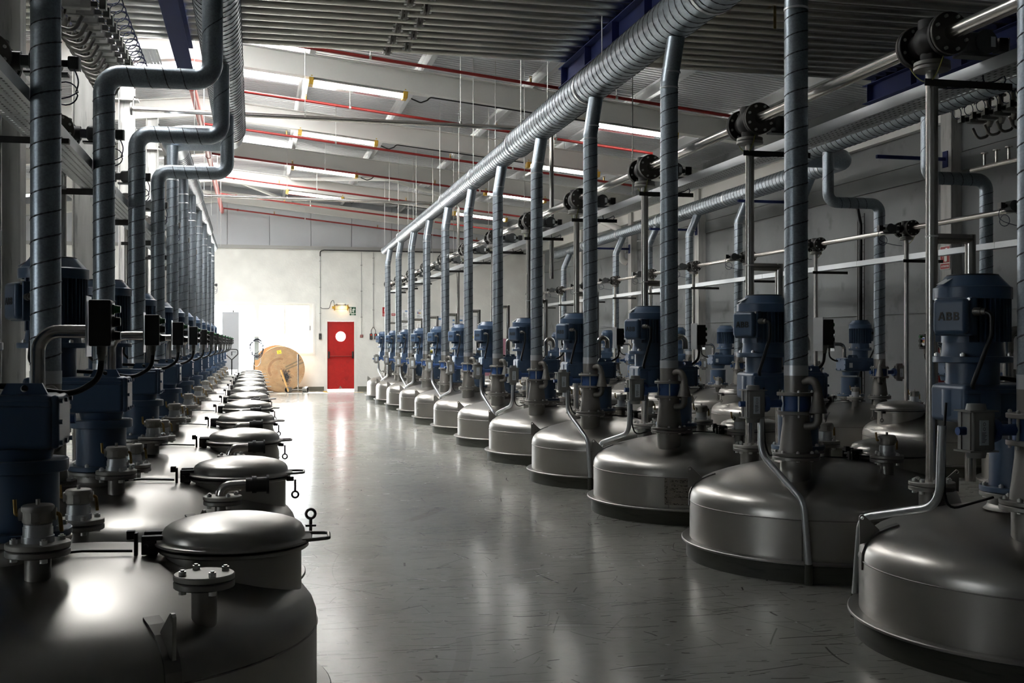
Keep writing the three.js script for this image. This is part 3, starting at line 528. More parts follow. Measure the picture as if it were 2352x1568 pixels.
  for (const s of [-1, 1]) part(tb, 'lid_screw', cyl(0.007, 0.007, 0.01, 8, -f * (R * 0.84 + 0.052), bh * 0.44, s * bd * 0.43, 'x'), boltSteel);
  part(tb, 'cable_gland', M(cyl(0.018, 0.018, 0.035, 10, -f * (R * 0.84 + 0.03), 0.02, -bd / 2 - 0.015, 'z'), cyl(0.014, 0.014, 0.03, 10, -f * (R * 0.84 + 0.03), 0.02, -bd / 2 - 0.035, 'z')), castGrey);
  part(tb, 'motor_cable', sweep([[0, 0.02, -bd / 2 - 0.04], [0, 0.01, -bd / 2 - 0.075], [0.0, -0.08, -bd / 2 - 0.075], [f * 0.02, -0.3, -bd / 2 + 0.02], [f * 0.09, -0.36, -0.05]].map(([x, y, z]) => new THREE.Vector3(-f * (R * 0.84 + 0.03) + x, y, -z)), 0.0105, { seg: 8, bend: 0.06, n: 4 }), rubber, 'black motor cable');
  return d;
}
for (const row of ['L', 'R', 'B']) {
  const c = ROWS[row], near = makeDrive(row, true), far = makeDrive(row, false);
  for (let i = 0; i < c.n; i++) copyOf(i < (row === 'B' ? 0 : 4) ? near : far, `blue agitator gearmotor of the ${c.what}, ${ORD[c.n - 1 - i]} from the end wall`, `gearmotors of the ${c.what}`, V(c.X + c.stand[0], 0.686, c.Z + PITCH * i + c.stand[1]));
}

// ---------------------------------------------------------------- fluorescent lamps under the roof beams (with their light)
{
  const make = (X0, Z, label) => {
    const len = 1.3, a = -Math.atan(SLOPE) * Math.sign(X0 + 0.65 - RIDGE), xm = X0 + len / 2, t = thing('tube_lamp', label, 'lamp', 'tube lamps under the roof beams', V(xm, beamBottom(xm) - 0.075, Z + 0.02));
    t.rotation.z = a;
    part(t, 'reflector', M(box(len, 0.012, 0.16, 0, 0.045, 0), box(len, 0.05, 0.05, 0, 0.068, 0)), whitePaint);
    for (const s of [-1, 1]) {
      part(t, 'tube', cyl(0.019, 0.019, len - 0.02, 16, 0, 0.012, s * 0.04, 'x'), tubeGlow, 'lit fluorescent tube');
      part(t, 'end_cap', M(rbox(0.07, 0.11, 0.19, 0.012, s * (len / 2 + 0.03), 0.025, 0), cyl(0.03, 0.03, 0.05, 8, s * (len / 2 + 0.03), 0.095, 0)), yellow, 'yellow end fitting');
    }
    part(t, 'diffuser', box(len, 0.004, 0.15, 0, -0.032, 0), acrylic, 'clear cover');
    const l = new THREE.RectAreaLight(new THREE.Color(1, 0.985, 0.94), TUBE_POWER, len - 0.02, 0.1);
    l.position.set(0, -0.04, 0); l.rotation.x = -PI / 2; t.add(l);
    return t;
  };
  const names = { 16.25: 'third roof beam from the pipe rack', 20.25: 'fourth roof beam from the end wall', 24.2: 'third roof beam from the end wall', 28.15: 'second roof beam from the end wall' };
  names[16.25] = 'fifth roof beam from the end wall';
  for (const Z of [16.25, 20.25, 24.2, 28.15]) {
    make(0.82, Z, `lit tube lamp over the aisle under the ${names[Z]}`);
    make(5.02, Z, `lit tube lamp over the duct row under the ${names[Z]}`);
  }
  
  
  for (const Z of [24.2, 28.15]) make(-5.9, Z, `lit tube lamp beyond the white columns under the ${names[Z]}`);
}

// ---------------------------------------------------------------- ventilation
const ductY = (Z) => 3.87 - 0.0098 * (Z - 8);
function mainDuct(label, legs, ends) {                // legs: [X, Z0, Z1, radius]
  const t = thing('main_duct', label, 'duct');
  for (const [X, a, b, r] of legs) {
    const p = V(X, ductY(a), a), q = V(X, ductY(b), b);
    const s = part(t, 'duct_length', sweep([p, q], r, { seg: 28 }), zinc);
    part(s, 'spiral_seam', seam(p, q, r, 0.115, { seg: 20, bead: 0.0055 }), seamZinc);
    for (let z = a; z <= b + 0.01; z += (b - a) / max(1, Math.round((b - a) / 3))) part(s, 'joint_ring', turnZ(disc(r + 0.006, -0.02, 0.02, 28, r - 0.002)).translate(X, ductY(z), -z), zincPlain);
  }
  for (const [pts, r] of ends) part(t, 'offset_bend', sweep(pts, r, { seg: 24, bend: r * 1.6, n: 8 }), zinc);
  return t;
}
const LX = ROWS.L.X + ROWS.L.duct[0], RX = ROWS.R.X + ROWS.R.duct[0], BX = ROWS.B.X + ROWS.B.duct[0];
mainDuct('large spiral duct over the row of ducts beside the aisle', [[RX + 0.06, 1.5, 7.4, 0.19], [RX + 0.06, 7.4, 13.4, 0.172], [RX + 0.06, 13.4, 18.6, 0.145], [RX + 0.06, 18.6, 24.6, 0.118], [RX + 0.06, 24.6, 27.9, 0.085]], []);
mainDuct('large spiral duct with a sideways jog over the lidded tank row', [[-0.27, 1.5, 13.2, 0.172], [LX, 14.6, 19, 0.14], [LX, 19, 24, 0.115], [LX, 24, 27.9, 0.085]],
  [[[V(-0.27, ductY(13.2), 13.15), V(-0.27, ductY(13.9), 13.9), V(LX, ductY(13.9), 13.9), V(LX, ductY(14.6), 14.65)], 0.15]]);
mainDuct('spiral duct under brackets along the concrete side wall', [[6.86, 1.5, 13.0, 0.15], [BX + 0.16, 14.1, 20.5, 0.135], [BX + 0.16, 20.5, 28.2, 0.105]],
  [[[V(6.86, ductY(13), 12.95), V(6.86, ductY(13.5), 13.5), V(BX + 0.16, ductY(13.5), 13.5), V(BX + 0.16, ductY(14.1), 14.15)], 0.135]]);
{
  const r = 0.068, cast = [];
  function drop(row, i, mainX, mainR) {
    const c = ROWS[row], X = c.X + c.duct[0], Z = c.Z + PITCH * i + c.duct[1], y0 = 1.155, yT = ductY(Z), lab = `grey spiral drop duct of the ${c.what}, ${ORD[c.n - 1 - i]} from the end wall`;
    const t = thing('drop_duct', lab, 'duct', `drop ducts of the ${c.what}`, V(X, 0, Z)), p = (x, y) => new THREE.Vector3(x - X, y, 0);
    part(t, 'collar', M(cyl(r + 0.003, r + 0.003, 0.06, 24, 0, y0 + 0.03, 0)), zincPlain);
    const jog = abs(mainX - X) > 0.4, seg = 24;
    if (jog) {
      const yj = row === 'B' ? 3.08 : 3.085;
      const d = part(t, 'duct_length', sweep([p(X, y0), p(X, yj), p(mainX, yj), p(mainX, yT - mainR * 0.8)], r, { seg, bend: 0.115, n: 8 }), zinc);
      part(d, 'spiral_seam', M(seam(p(X, y0 + 0.05), p(X, yj - 0.12), r, 0.112, { phase: i }), seam(p(X + Math.sign(mainX - X) * 0.13, yj), p(mainX - Math.sign(mainX - X) * 0.13, yj), r, 0.112), seam(p(mainX, yj + 0.13), p(mainX, yT - mainR), r, 0.3)), seamZinc);
    } else {
      const yk = yT - mainR - 0.34, ln = max(0.02, abs(mainX - X));
      const d = part(t, 'duct_length', sweep([p(X, y0), p(X, yk), p(mainX, yT - mainR * 0.8)], r, { seg, bend: 0.08, n: 4 }), zinc);
      part(d, 'spiral_seam', seam(p(X, y0 + 0.05), p(X, yk - 0.06), r, 0.112, { phase: i * 1.3 }), seamZinc);
      part(d, 'elbow_band', M(disc(r + 0.004, yk - 0.05, yk - 0.035, 24, r - 0.002), disc(r + 0.004, yk + 0.07, yk + 0.085, 24, r - 0.002, (mainX - X) * 0.3)), zincPlain);
    }
  }
  for (let i = 0; i < 12; i++) {
    const zl = ROWS.L.Z + PITCH * i + ROWS.L.duct[1], zr = ROWS.R.Z + PITCH * i + ROWS.R.duct[1];
    if (i) drop('L', i, zl < 13.3 ? -0.27 : LX, zl < 13.3 ? 0.172 : zl < 19 ? 0.14 : zl < 24 ? 0.115 : 0.085);
    drop('R', i, RX + 0.06, zr < 7.4 ? 0.19 : zr < 13.4 ? 0.172 : zr < 18.6 ? 0.145 : zr < 24.6 ? 0.118 : 0.085);
    if (i < 11) { const zb = ROWS.B.Z + PITCH * i + ROWS.B.duct[1]; drop('B', i, zb < 13.2 ? 6.86 : BX + 0.16, zb < 13.2 ? 0.15 : zb < 20.5 ? 0.135 : 0.105); }
  }
}

// butterfly valve with bypass and pneumatic actuator under each drop duct
const plateTex = canvasTex(128, 256, (c, w, h) => { c.fillStyle = '#d5dbe2'; c.fillRect(0, 0, w, h); c.strokeStyle = '#445'; c.lineWidth = 5; for (const y of [40, 90]) { c.beginPath(); c.arc(64, y, 16, 0, 7); c.stroke(); } c.fillStyle = '#556'; for (let y = 125; y < 235; y += 14) c.fillRect(26, y, 40 + ((y * 7) % 37), 6); });
const plateMat = std(lin(1, 1, 1), 0.4, 0, { map: plateTex });
function makeValve(row, near) {                       // origin on the tank's vent nozzle axis, y as in the room
  const v = proto('butterfly_valve', 'valve'), f = row === 'B' ? -1 : 1, S = near ? 36 : 20;
  part(v, 'lower_flange', disc(0.138, 0.682, 0.702, S), castGrey); boltRing(v, near, 8, 0.116, 0.0105, 0.011, 0, 0.702, 0);
  part(v, 'cone', lathe([[0.098, 0.70], [0.096, 0.73], [0.088, 0.80], [0.079, 0.87], [0.077, 0.925]], S), castGrey, 'grey cast reducer');
  part(v, 'seat_flange', disc(0.112, 0.925, 0.946, S), castGrey); part(v, 'seat_flange', disc(0.112, 1.036, 1.057, S), castGrey); boltRing(v, near, 6, 0.097, 0.009, 0.01, 0, 1.057, 0, boltSteel, false, 0.2);
  part(v, 'tie_rods', M([0, 1, 2, 3, 4, 5].map((k) => cyl(0.006, 0.006, 0.16, 8, 0.097 * cos(0.2 + k * PI / 3), 0.99, 0.097 * sin(0.2 + k * PI / 3)))), boltSteel);
  part(v, 'wafer_body', M(cyl(0.086, 0.086, 0.09, S, 0, 0.991, 0), cyl(0.024, 0.024, 0.2, 14, -f * 0.14, 0.991, 0, 'x'), cyl(0.05, 0.05, 0.03, 8, -f * 0.2, 0.991, 0, 'x'), cyl(0.024, 0.024, 0.06, 14, f * 0.1, 0.991, 0, 'x')), blueValve, 'blue wafer valve body');
  part(v, 'spool', cyl(0.07, 0.07, 0.1, S, 0, 1.106, 0), dullSteel);
  const ax = -f * 0.275, ac = part(v, 'actuator', M(rbox(0.1, 0.165, 0.1, 0.01, ax, 0.99, 0), cyl(0.042, 0.036, 0.028, 12, ax, 1.085, 0), cyl(0.036, 0.042, 0.028, 12, ax, 0.895, 0), box(0.112, 0.15, 0.02, ax, 0.99, -0.03), box(0.112, 0.15, 0.02, ax, 0.99, 0.03), box(0.13, 0.006, 0.11, ax, 1.071, 0), box(0.13, 0.006, 0.11, ax, 0.909, 0)), grey, 'grey pneumatic actuator');
  part(ac, 'name_plate', box(0.04, 0.1, 0.003, ax, 0.985, -0.0515), plateMat, 'pale printed plate');
  part(ac, 'indicator', M(cyl(0.017, 0.017, 0.035, 12, ax - f * 0.068, 0.99, 0, 'x')), blueValve, 'blue position indicator');
  // bypass cane
  const P = (x, y, z) => new THREE.Vector3(f * x, y, -z);
  part(v, 'bypass', M(sweep([P(0.02, 1.12, -0.06), P(0.05, 1.135, -0.125), P(0.075, 1.07, -0.125), P(0.075, 1.03, -0.125)], 0.024, { seg: 14, bend: 0.04 }), lathe([[0.02, 0.938], [0.05, 0.938], [0.051, 0.944], [0.038, 0.995], [0.03, 1.03], [0.024, 1.06]], 20, f * 0.075, 0, -0.125), sweep([P(0.075, 0.955, -0.125), P(0.075, 0.865, -0.125), P(0.02, 0.86, -0.07)], 0.024, { seg: 14, bend: 0.05 })), castGrey, 'grey cane-shaped bypass pipe');
  return v;
}
for (const row of ['L', 'R', 'B']) {
  const c = ROWS[row], near = makeValve(row, true), far = makeValve(row, false);
  for (let i = 0; i < c.n; i++) copyOf(row === 'R' && i < 4 ? near : far, `blue butterfly valve with actuator, ${c.what}, ${ORD[c.n - 1 - i]} from the end wall`, `butterfly valves of the ${c.what}`, V(c.X + c.duct[0], 0, c.Z + PITCH * i + c.duct[1]));
}

// ---------------------------------------------------------------- control boxes on bent pipe stands, with cables
const stickTex = canvasTex(64, 128, (c, w, h) => { c.fillStyle = '#e4e4e4'; c.fillRect(0, 0, w, h); ['#2d58b8', '#c33020', '#e0b020', '#d8d8d8'].forEach((k, i) => { c.fillStyle = k; c.fillRect(8, 14 + i * 24, 48, 20); }); });
function makeBox(row, near) {                         // origin at the tank's base centre
  const b = proto('control_box', 'control box'), c = ROWS[row], f = row === 'B' ? -1 : 1, [sx, sz] = c.stand;
  const gt = 0.686 + (row === 'L' ? 0.485 : 0.48), bx = sx + f * 0.235, bz = 0.12, y = row === 'B' ? 1.37 : 1.415, px = sx + f * 0.035;
  const P = (x, yy, z) => new THREE.Vector3(x, yy, -z);
  if (row === 'R') part(b, 'stand_pipe', M(sweep([P(px - 0.0, gt - 0.01, bz), P(px, 1.4, bz), P(px + 0.09, 1.4, bz), P(px + 0.09, 1.3, bz)], 0.0235, { seg: 14, bend: 0.045, n: 8 })), pipeSteel, 'bent stainless pipe');
  else part(b, 'stand_pipe', M(sweep([P(px, gt - 0.01, bz), P(px, y - 0.03, bz), P(bx - f * 0.03, y - 0.03, bz)], 0.0235, { seg: 14, bend: 0.07, n: 8 })), pipeSteel, 'bent stainless pipe');
  part(b, 'foot_plate', M(rbox(0.14, 0.008, 0.06, 0.002, px - f * 0.04, gt + 0.001, bz), cyl(0.01, 0.01, 0.016, 6, px - f * 0.09, gt + 0.012, bz)), dullSteel);
  part(b, 'back_plate', box(0.004, 0.215, 0.125, bx - f * 0.032, y - 0.012, bz), zincPlain, 'galvanised plate behind the box');
  const h = part(b, 'housing', rbox(0.075, 0.165, 0.105, 0.006, bx + f * 0.012, y, bz), black, 'black plastic housing');
  for (const [k, m, r] of [[0.05, std(lin(0.01, 0.12, 0.03), 0.35), 0.016], [0.005, black, 0.019], [-0.045, black, 0.018]]) part(h, k > 0.03 ? 'green_button' : k > 0 ? 'selector_knob' : 'stop_button', M(cyl(0.02, 0.02, 0.008, 14, bx + f * 0.053, y + k, bz, 'x'), cyl(r, r * 0.8, 0.022, 14, bx + f * 0.066, y + k, bz, 'x')), m);
  if (row === 'B') part(h, 'sticker', box(0.003, 0.09, 0.05, bx + f * 0.05, y, bz - 0.03), std(lin(1, 1, 1), 0.5, 0, { map: stickTex }), 'striped colour sticker');
  part(h, 'cable_gland', M(cyl(0.017, 0.017, 0.03, 8, bx + f * 0.012, y - 0.097, bz), cyl(0.013, 0.015, 0.025, 10, bx + f * 0.012, y - 0.122, bz)), castGrey);
  part(b, 'control_cable', sweep([P(bx + f * 0.012, y - 0.13, bz), P(bx + f * 0.005, y - 0.2, bz), P(bx - f * 0.08, y - 0.255, bz - 0.03), P(sx - f * 0.02, gt + 0.02, bz - 0.05), P(sx - f * 0.22, gt + 0.03, bz - 0.02)], 0.011, { seg: 8, bend: 0.12, n: 6 }), rubber, 'black cable sagging to the gearbox');
  return b;
}
for (const row of ['L', 'R', 'B']) {
  const c = ROWS[row], p = makeBox(row, true);
  for (let i = 0; i < c.n; i++) copyOf(p, `black control box on bent pipe, ${c.what}, ${ORD[c.n - 1 - i]} from the end wall`, `control boxes of the ${c.what}`, V(c.X, 0, c.Z + PITCH * i));
}

// ---------------------------------------------------------------- filling lines: pipe, valves with actuators, risers
function makeLineValve(near) {                        // origin on the pipe axis; actuator towards +X
  const v = proto('line_valve', 'valve'), S = near ? 28 : 18;
  for (const s of [-1, 1]) {
    part(v, 'pipe_flange', turnZ(disc(0.104, -0.012, 0.012, S)).translate(0, 0, s * 0.125), castBlack);
    part(v, 'counter_flange', turnZ(disc(0.104, -0.009, 0.009, S)).translate(0, 0, s * 0.148), darkFlange);
    const g = []; for (let k = 0; k < 8; k++) { const a = 0.39 + k * PI / 4; g.push(cyl(0.009, 0.009, 0.06, 6, 0.083 * cos(a), 0.083 * sin(a), -s * 0.14, 'z')); } part(v, 'flange_bolts', M(g), boltSteel);
  }
  part(v, 'body', M(turnZ(lathe([[0.06, -0.115], [0.066, -0.06], [0.085, -0.03], [0.085, 0.03], [0.066, 0.06], [0.06, 0.115]], S)), cyl(0.055, 0.055, 0.1, S, 0, -0.06, 0), cyl(0.066, 0.066, 0.05, S, 0, 0.075, 0), cyl(0.05, 0.05, 0.1, 16, 0.075, 0, 0, 'x')), castBlack, 'black cast three-way body');
  part(v, 'outlet_flange', M(disc(0.086, -0.125, -0.104, S), disc(0.088, -0.146, -0.127, S)), dullSteel);
  part(v, 'actuator', M(rbox(0.05, 0.06, 0.05, 0.006, 0.14, 0, 0), rbox(0.15, 0.1, 0.1, 0.02, 0.24, 0, 0), cyl(0.06, 0.06, 0.12, 20, 0.265, 0.0, 0, 'z'), box(0.22, 0.012, 0.075, 0.25, -0.062, 0)), darkGrey, 'dark grey actuator');
  part(v, 'name_plate', box(0.025, 0.05, 0.002, 0.3, 0.0, 0).translate(0, 0, 0.0615), label);
  part(v, 'limit_switch', M(cyl(0.02, 0.02, 0.05, 10, 0.335, 0, 0, 'x'), rbox(0.055, 0.07, 0.065, 0.008, 0.385, 0, 0)), black, 'black limit switch');
  part(v, 'switch_face', box(0.006, 0.07, 0.06, 0.414, 0, 0), grey);
  const pts = []; for (let k = 0; k <= 30; k++) { const t = k / 30; let x, y, z; if (t < 0.25) { x = 0.39 + 0.02 * sin(t * 12); y = -0.035 - t * 0.5; } else if (t < 0.85) { const a = (t - 0.25) / 0.6 * 2 * PI; x = 0.345 + 0.062 * cos(a); y = -0.16 - 0.062 * sin(a); } else { const q = (t - 0.85) / 0.15; x = 0.40 - q * 0.33; y = -0.165 - 0.06 * sin(q * PI / 2); } z = 0.02 - t * 0.03; pts.push(new THREE.Vector3(x, y, z)); }
  part(v, 'signal_cable', sweep(pts, 0.004, { seg: 6 }), std(lin(0.012, 0.016, 0.05), 0.45), 'looped dark blue cable');
  const e = []; for (let k = 0; k <= 12; k++) { const t = k / 12; e.push(new THREE.Vector3(-0.03 + t * 0.02, -0.2 + 0.18 * (2 * t - 1) ** 2 * (t > 0.5 ? 1.15 : 0.55), 0.16 - 0.3 * (1 - t))); }
  part(v, 'earth_wire', sweep(e, 0.0035, { seg: 5 }), std(lin(0.16, 0.17, 0.02), 0.5), 'yellow-green earth wire');
  return v;
}
const nearLV = makeLineValve(true), farLV = makeLineValve(false);
const LINES = {
  L: { X: -1.32, Y: 2.83, Z0: 6.3, z: [3.2, 30.2], r: 0.036, n: 12, what: 'behind the lidded aisle row', tray: [-1.12, 2.50] },
  R: { X: 3.25, Y: 2.83, Z0: 4.88, z: [1.5, 29.6], r: 0.036, n: 12, what: 'over the ducted aisle row', tray: [3.62, 2.71] },
  B: { X: 7.12, Y: 2.63, Z0: 7.03, z: [2.0, 29.8], r: 0.03, n: 11, what: 'near the concrete side wall', tray: [7.5, 2.36] },
};
for (const [row, l] of Object.entries(LINES)) {
  const pipe = thing('filling_pipe', `long stainless filling pipe ${l.what}`, 'pipe');
  for (let i = 0; i <= l.n; i++) {
    const a = i ? l.Z0 + PITCH * (i - 1) + 0.158 : l.z[0], b = i < l.n ? l.Z0 + PITCH * i - 0.158 : l.Z0 + PITCH * (l.n - 1) + 0.4;
    if (b > a) part(pipe, 'pipe_length', sweep([V(l.X, l.Y, a), V(l.X, l.Y, b)], l.r, { seg: 18 }), pipeSteel);
  }
  for (let i = 0; i < l.n; i++) {
    const Z = l.Z0 + PITCH * i, o = copyOf(i < 4 && row !== 'B' ? nearLV : farLV, `three-way valve on the filling pipe, ${ROWS[row].what}, ${ORD[l.n - 1 - i]} from the end wall`, `filling valves of the ${ROWS[row].what}`, V(l.X, l.Y, Z), row === 'B' ? PI : 0);
    if (row === 'B') o.scale.setScalar(0.85);
    const rs = thing('riser_pipe', `upright stainless pipe below a filling valve, ${ROWS[row].what}, ${ORD[l.n - 1 - i]} from the end wall`, 'pipe', `upright pipes of the ${ROWS[row].what}`, V(l.X, 0, Z)), yb = row === 'L' ? 0.02 : 0.665, y1 = l.Y - (row === 'B' ? 0.125 : 0.147);
    part(rs, 'pipe', sweep([new THREE.Vector3(0, yb, 0), new THREE.Vector3(0, y1, 0)], row === 'B' ? 0.025 : 0.0295, { seg: 20 }), pipeSteel);
    if (row === 'L') part(rs, 'foot_flange', disc(0.07, 0.001, 0.02, 20), dullSteel);
    part(rs, 'clamp', M(rbox(0.09, 0.014, 0.03, 0.003, 0.03, l.tray[1] + (row === 'R' ? -0.1 : -0.09), 0), box(abs(l.tray[0] - l.X) + 0.12, 0.035, 0.004, (l.tray[0] - l.X) / 2, l.tray[1] - 0.09, -0.03)), castBlack, 'dark clamp arm');
    if (row === 'R') {
      part(rs, 'branch', M(sweep([new THREE.Vector3(0.0, 1.86, 0), new THREE.Vector3(0.215, 1.86, 0)], 0.026, { seg: 16 }), sweep([new THREE.Vector3(0.215, 1.883, 0), new THREE.Vector3(0.215, 0.66, 0)], 0.026, { seg: 16 })), pipeSteel, 'square-cornered branch pipe');
      part(rs, 'band', M(cyl(0.031, 0.031, 0.008, 20, 0, 1.87, 0)), boltSteel);
    }
  }
  // cable tray: perforated channel beside the pipe, in lengths
  const tr = thing('cable_tray', `galvanised perforated cable tray ${l.what}`, 'cable tray'), [tx, ty] = l.tray, w = row === 'B' ? 0.1 : 0.2;
  for (let z = l.z[0]; z < l.z[1] - 0.1; z += 2.7) {
    const z1 = min(l.z[1], z + 2.69), near = row === 'L' ? z < 12 : row === 'R' && z < 14, hs = [];
    const s = new THREE.Shape([[tx - w / 2, z], [tx + w / 2, z], [tx + w / 2, z1], [tx - w / 2, z1]].map(([a, b]) => new THREE.Vector2(a, b)));
    if (near) for (let q = z + 0.05; q < z1 - 0.04; q += 0.05) for (let k = 0; k < 5; k++) { const x = tx - w * 0.36 + k * w * 0.18; s.holes.push(new THREE.Path([[x - 0.006, q - 0.014], [x - 0.006, q + 0.014], [x + 0.006, q + 0.014], [x + 0.006, q - 0.014]].map(([a, b]) => new THREE.Vector2(a, b)))); }
    const g = clean(new THREE.ExtrudeGeometry(s, { depth: 0.0015, bevelEnabled: false })); g.rotateX(-PI / 2); g.translate(0, ty - 0.032, 0);
    part(tr, 'tray_length', M(g, span(tx - w / 2 - 0.001, tx - w / 2 + 0.001, ty - 0.032, ty + 0.032, z, z1), span(tx + w / 2 - 0.001, tx + w / 2 + 0.001, ty - 0.032, ty + 0.032, z, z1)), zincPlain);
  }
  for (let i = 0; i < l.n && row === 'L'; i++) part(tr, 'cross_bar', span(min(tx - w / 2, l.X) - 0.03, tx + w / 2 + 0.03, ty - 0.06, ty - 0.033, l.Z0 + PITCH * i + 0.2, l.Z0 + PITCH * i + 0.24), castBlack);
  for (const [k, dx] of [-0.05, -0.02, 0.015, 0.05].entries()) if (row !== 'B') part(tr, 'tray_cable', sweep([V(tx + dx, ty - 0.02, l.z[0]), V(tx + dx + 0.01, ty - 0.018, 14), V(tx + dx, ty - 0.02, l.z[1])], 0.009, { seg: 6 }), rubber);
}

// steel conduits from the valves down over the domes of the duct row
for (let i = 0; i < 12; i++) {
  const X = ROWS.R.X, Z = ROWS.R.Z + PITCH * i, P = (x, y, z) => V(X + x, y, Z + z), even = i % 2 === 1;
  const t = thing('conduit', `bent steel conduit over a dome, ducted aisle row, ${ORD[11 - i]} from the end wall`, 'conduit', 'conduits over the domes of the duct row');
  const pts = even ? [P(-0.585, 0.985, -0.36), P(-0.585, 0.70, -0.36), P(-0.49, 0.46, -0.70), P(-0.475, 0.11, -0.73)] : [P(-0.56, 0.985, -0.02), P(-0.56, 0.63, 0.0), P(-0.645, 0.51, 0.50), P(-0.60, 0.11, 0.63)];
  part(t, 'tube', sweep(pts, 0.0185, { seg: 14, bend: 0.12, n: 7 }), zincPlain);
  const e = pts[3]; part(t, 'sleeve', cyl(0.023, 0.023, 0.115, 14, e.x, 0.0575, -e.z), kerbPaint);
  part(t, 'cable', sweep([pts[0].clone().add(new THREE.Vector3(0.02, 0.1, 0)), pts[0].clone().add(new THREE.Vector3(0.012, 0, 0)), pts[1].clone().add(new THREE.Vector3(0.026, 0.06, 0)), pts[1].clone().add(new THREE.Vector3(0.06, -0.02, -0.02)), P(-0.28, 0.68, -0.05)], 0.006, { seg: 6, bend: 0.08, n: 4 }), rubber);
}

// ---------------------------------------------------------------- pipe rack across the hall
const RACK_Y = 4.30, RACK_P = 0.205, RACK_N = 13, RACK_Z = 11.08;
{
  for (let k = 0; k < RACK_N; k++) {
    const Z = RACK_Z - k * RACK_P, odd = k % 2, xf = odd ? 1.46 : 1.29;
    const t = thing('rack_pipe', `horizontal steel pipe of the overhead rack, ${ORD[k]} from its far edge`, 'pipe', 'pipes of the overhead rack', V(0, RACK_Y, Z));
    part(t, 'pipe', M(sweep([new THREE.Vector3(-4.2, 0, 0), new THREE.Vector3(8.3, 0, 0)], 0.055, { seg: 20 })), rackSteel);
    for (const s of [-1, 1]) part(t, 'flange', turnX(disc(0.088, -0.011, 0.011, 22)).translate(xf + s * 0.015, 0, 0), castGrey);
    const g = []; for (let q = 0; q < 8; q++) { const a = q * PI / 4 + 0.2; g.push(cyl(0.009, 0.009, 0.09, 6, xf, 0.071 * cos(a), 0.071 * sin(a), 'x')); } part(t, 'flange_bolts', M(g), boltSteel);
  }
  for (const [X, what] of [[-0.66, 'lidded aisle row'], [3.2, 'large duct of the ducted row'], [6.75, 'side wall row']]) {
    const t = thing('rack_channel', `dark blue steel channel carrying the pipe rack above the ${what}`, 'steel channel');
    const y1 = RACK_Y - 0.056, y0 = y1 - 0.2;
    part(t, 'web', span(X - 0.004, X + 0.004, y0, y1, 8.3, 11.35), blueSteel); 
    part(t, 'lower_flange', span(X - 0.075, X + 0.075, y0 - 0.008, y0, 8.3, 11.35), blueSteel); part(t, 'upper_flange', span(X - 0.075, X + 0.075, y1 - 0.008, y1, 8.3, 11.35), blueSteel);
    for (let z = 8.7; z < 11.3; z += 0.85) part(t, 'stiffener', M(span(X - 0.07, X - 0.004, y0, y1 - 0.008, z, z + 0.008)), blueSteel);
    for (const z of [8.4, 11.25]) part(t, 'hanger', M(span(X - 0.006, X + 0.006, y1, beamBottom(X) + 0.33, z - 0.03, z + 0.03)), blueSteel);
  }
  // perforated plate under the rack beside the white columns
  const s = new THREE.Shape([[-0.1, 0], [0.1, 0], [0.1, 0.6], [-0.1, 0.6]].map(([a, b]) => new THREE.Vector2(a, b)));
  for (let a = 0; a < 6; a++) for (let b = 0; b < 17; b++) { const h = new THREE.Path(); h.absarc(-0.08 + a * 0.032, 0.04 + b * 0.033, 0.006, 0, 2 * PI, true); s.holes.push(h); }
  const g = clean(new THREE.ExtrudeGeometry(s, { depth: 0.002, bevelEnabled: false, curveSegments: 4 })); g.rotateX(-PI / 2); g.translate(-0.99, 4.12, -11.0);
  solo('perforated_plate', g, zincPlain, 'perforated galvanised plate beside the blue channel under the pipe rack', 'plate');
}
// small actuated valves hanging under the rack pipes, at both ends
function makeRackValve() {
  const v = proto('rack_valve', 'valve');
  part(v, 'neck', M(cyl(0.03, 0.03, 0.34, 14, 0, -0.17, 0), disc(0.06, -0.2, -0.18, 18), disc(0.06, -0.36, -0.34, 18)), dullSteel);
  part(v, 'ball_body', M(lathe([[0.03, -0.5], [0.05, -0.46], [0.058, -0.43], [0.05, -0.4], [0.03, -0.36]], 18)), pipeSteel);
  part(v, 'actuator', M(rbox(0.2, 0.075, 0.075, 0.012, 0.16, -0.43, 0), cyl(0.042, 0.042, 0.06, 16, 0.16, -0.43, 0, 'x')), grey, 'grey actuator');
  part(v, 'solenoid', M(rbox(0.05, 0.04, 0.04, 0.004, 0.28, -0.43, 0), rbox(0.045, 0.075, 0.06, 0.006, 0.34, -0.43, 0)), black);
  part(v, 'switch_face', box(0.004, 0.07, 0.055, 0.366, -0.43, 0), whitePaint);
  part(v, 'drain_bend', sweep([new THREE.Vector3(0, -0.5, 0), new THREE.Vector3(0, -0.6, 0), new THREE.Vector3(0.14, -0.64, 0), new THREE.Vector3(0.2, -0.52, 0)], 0.016, { seg: 10, bend: 0.07 }), dullSteel, 'bent outlet');
  const pts = []; for (let k = 0; k <= 22; k++) { const a = k / 22 * 2 * PI * 1.25; pts.push(new THREE.Vector3(0.4 + 0.06 * cos(a), -0.36 + 0.07 * sin(a), 0.02 - k * 0.002)); } pts.push(new THREE.Vector3(0.3, -0.3, 0), new THREE.Vector3(0.1, -0.1, 0));
  part(v, 'air_hose', sweep(pts, 0.0045, { seg: 5 }), std(lin(0.01, 0.018, 0.07), 0.4), 'looped blue air hose');
  return v;
}
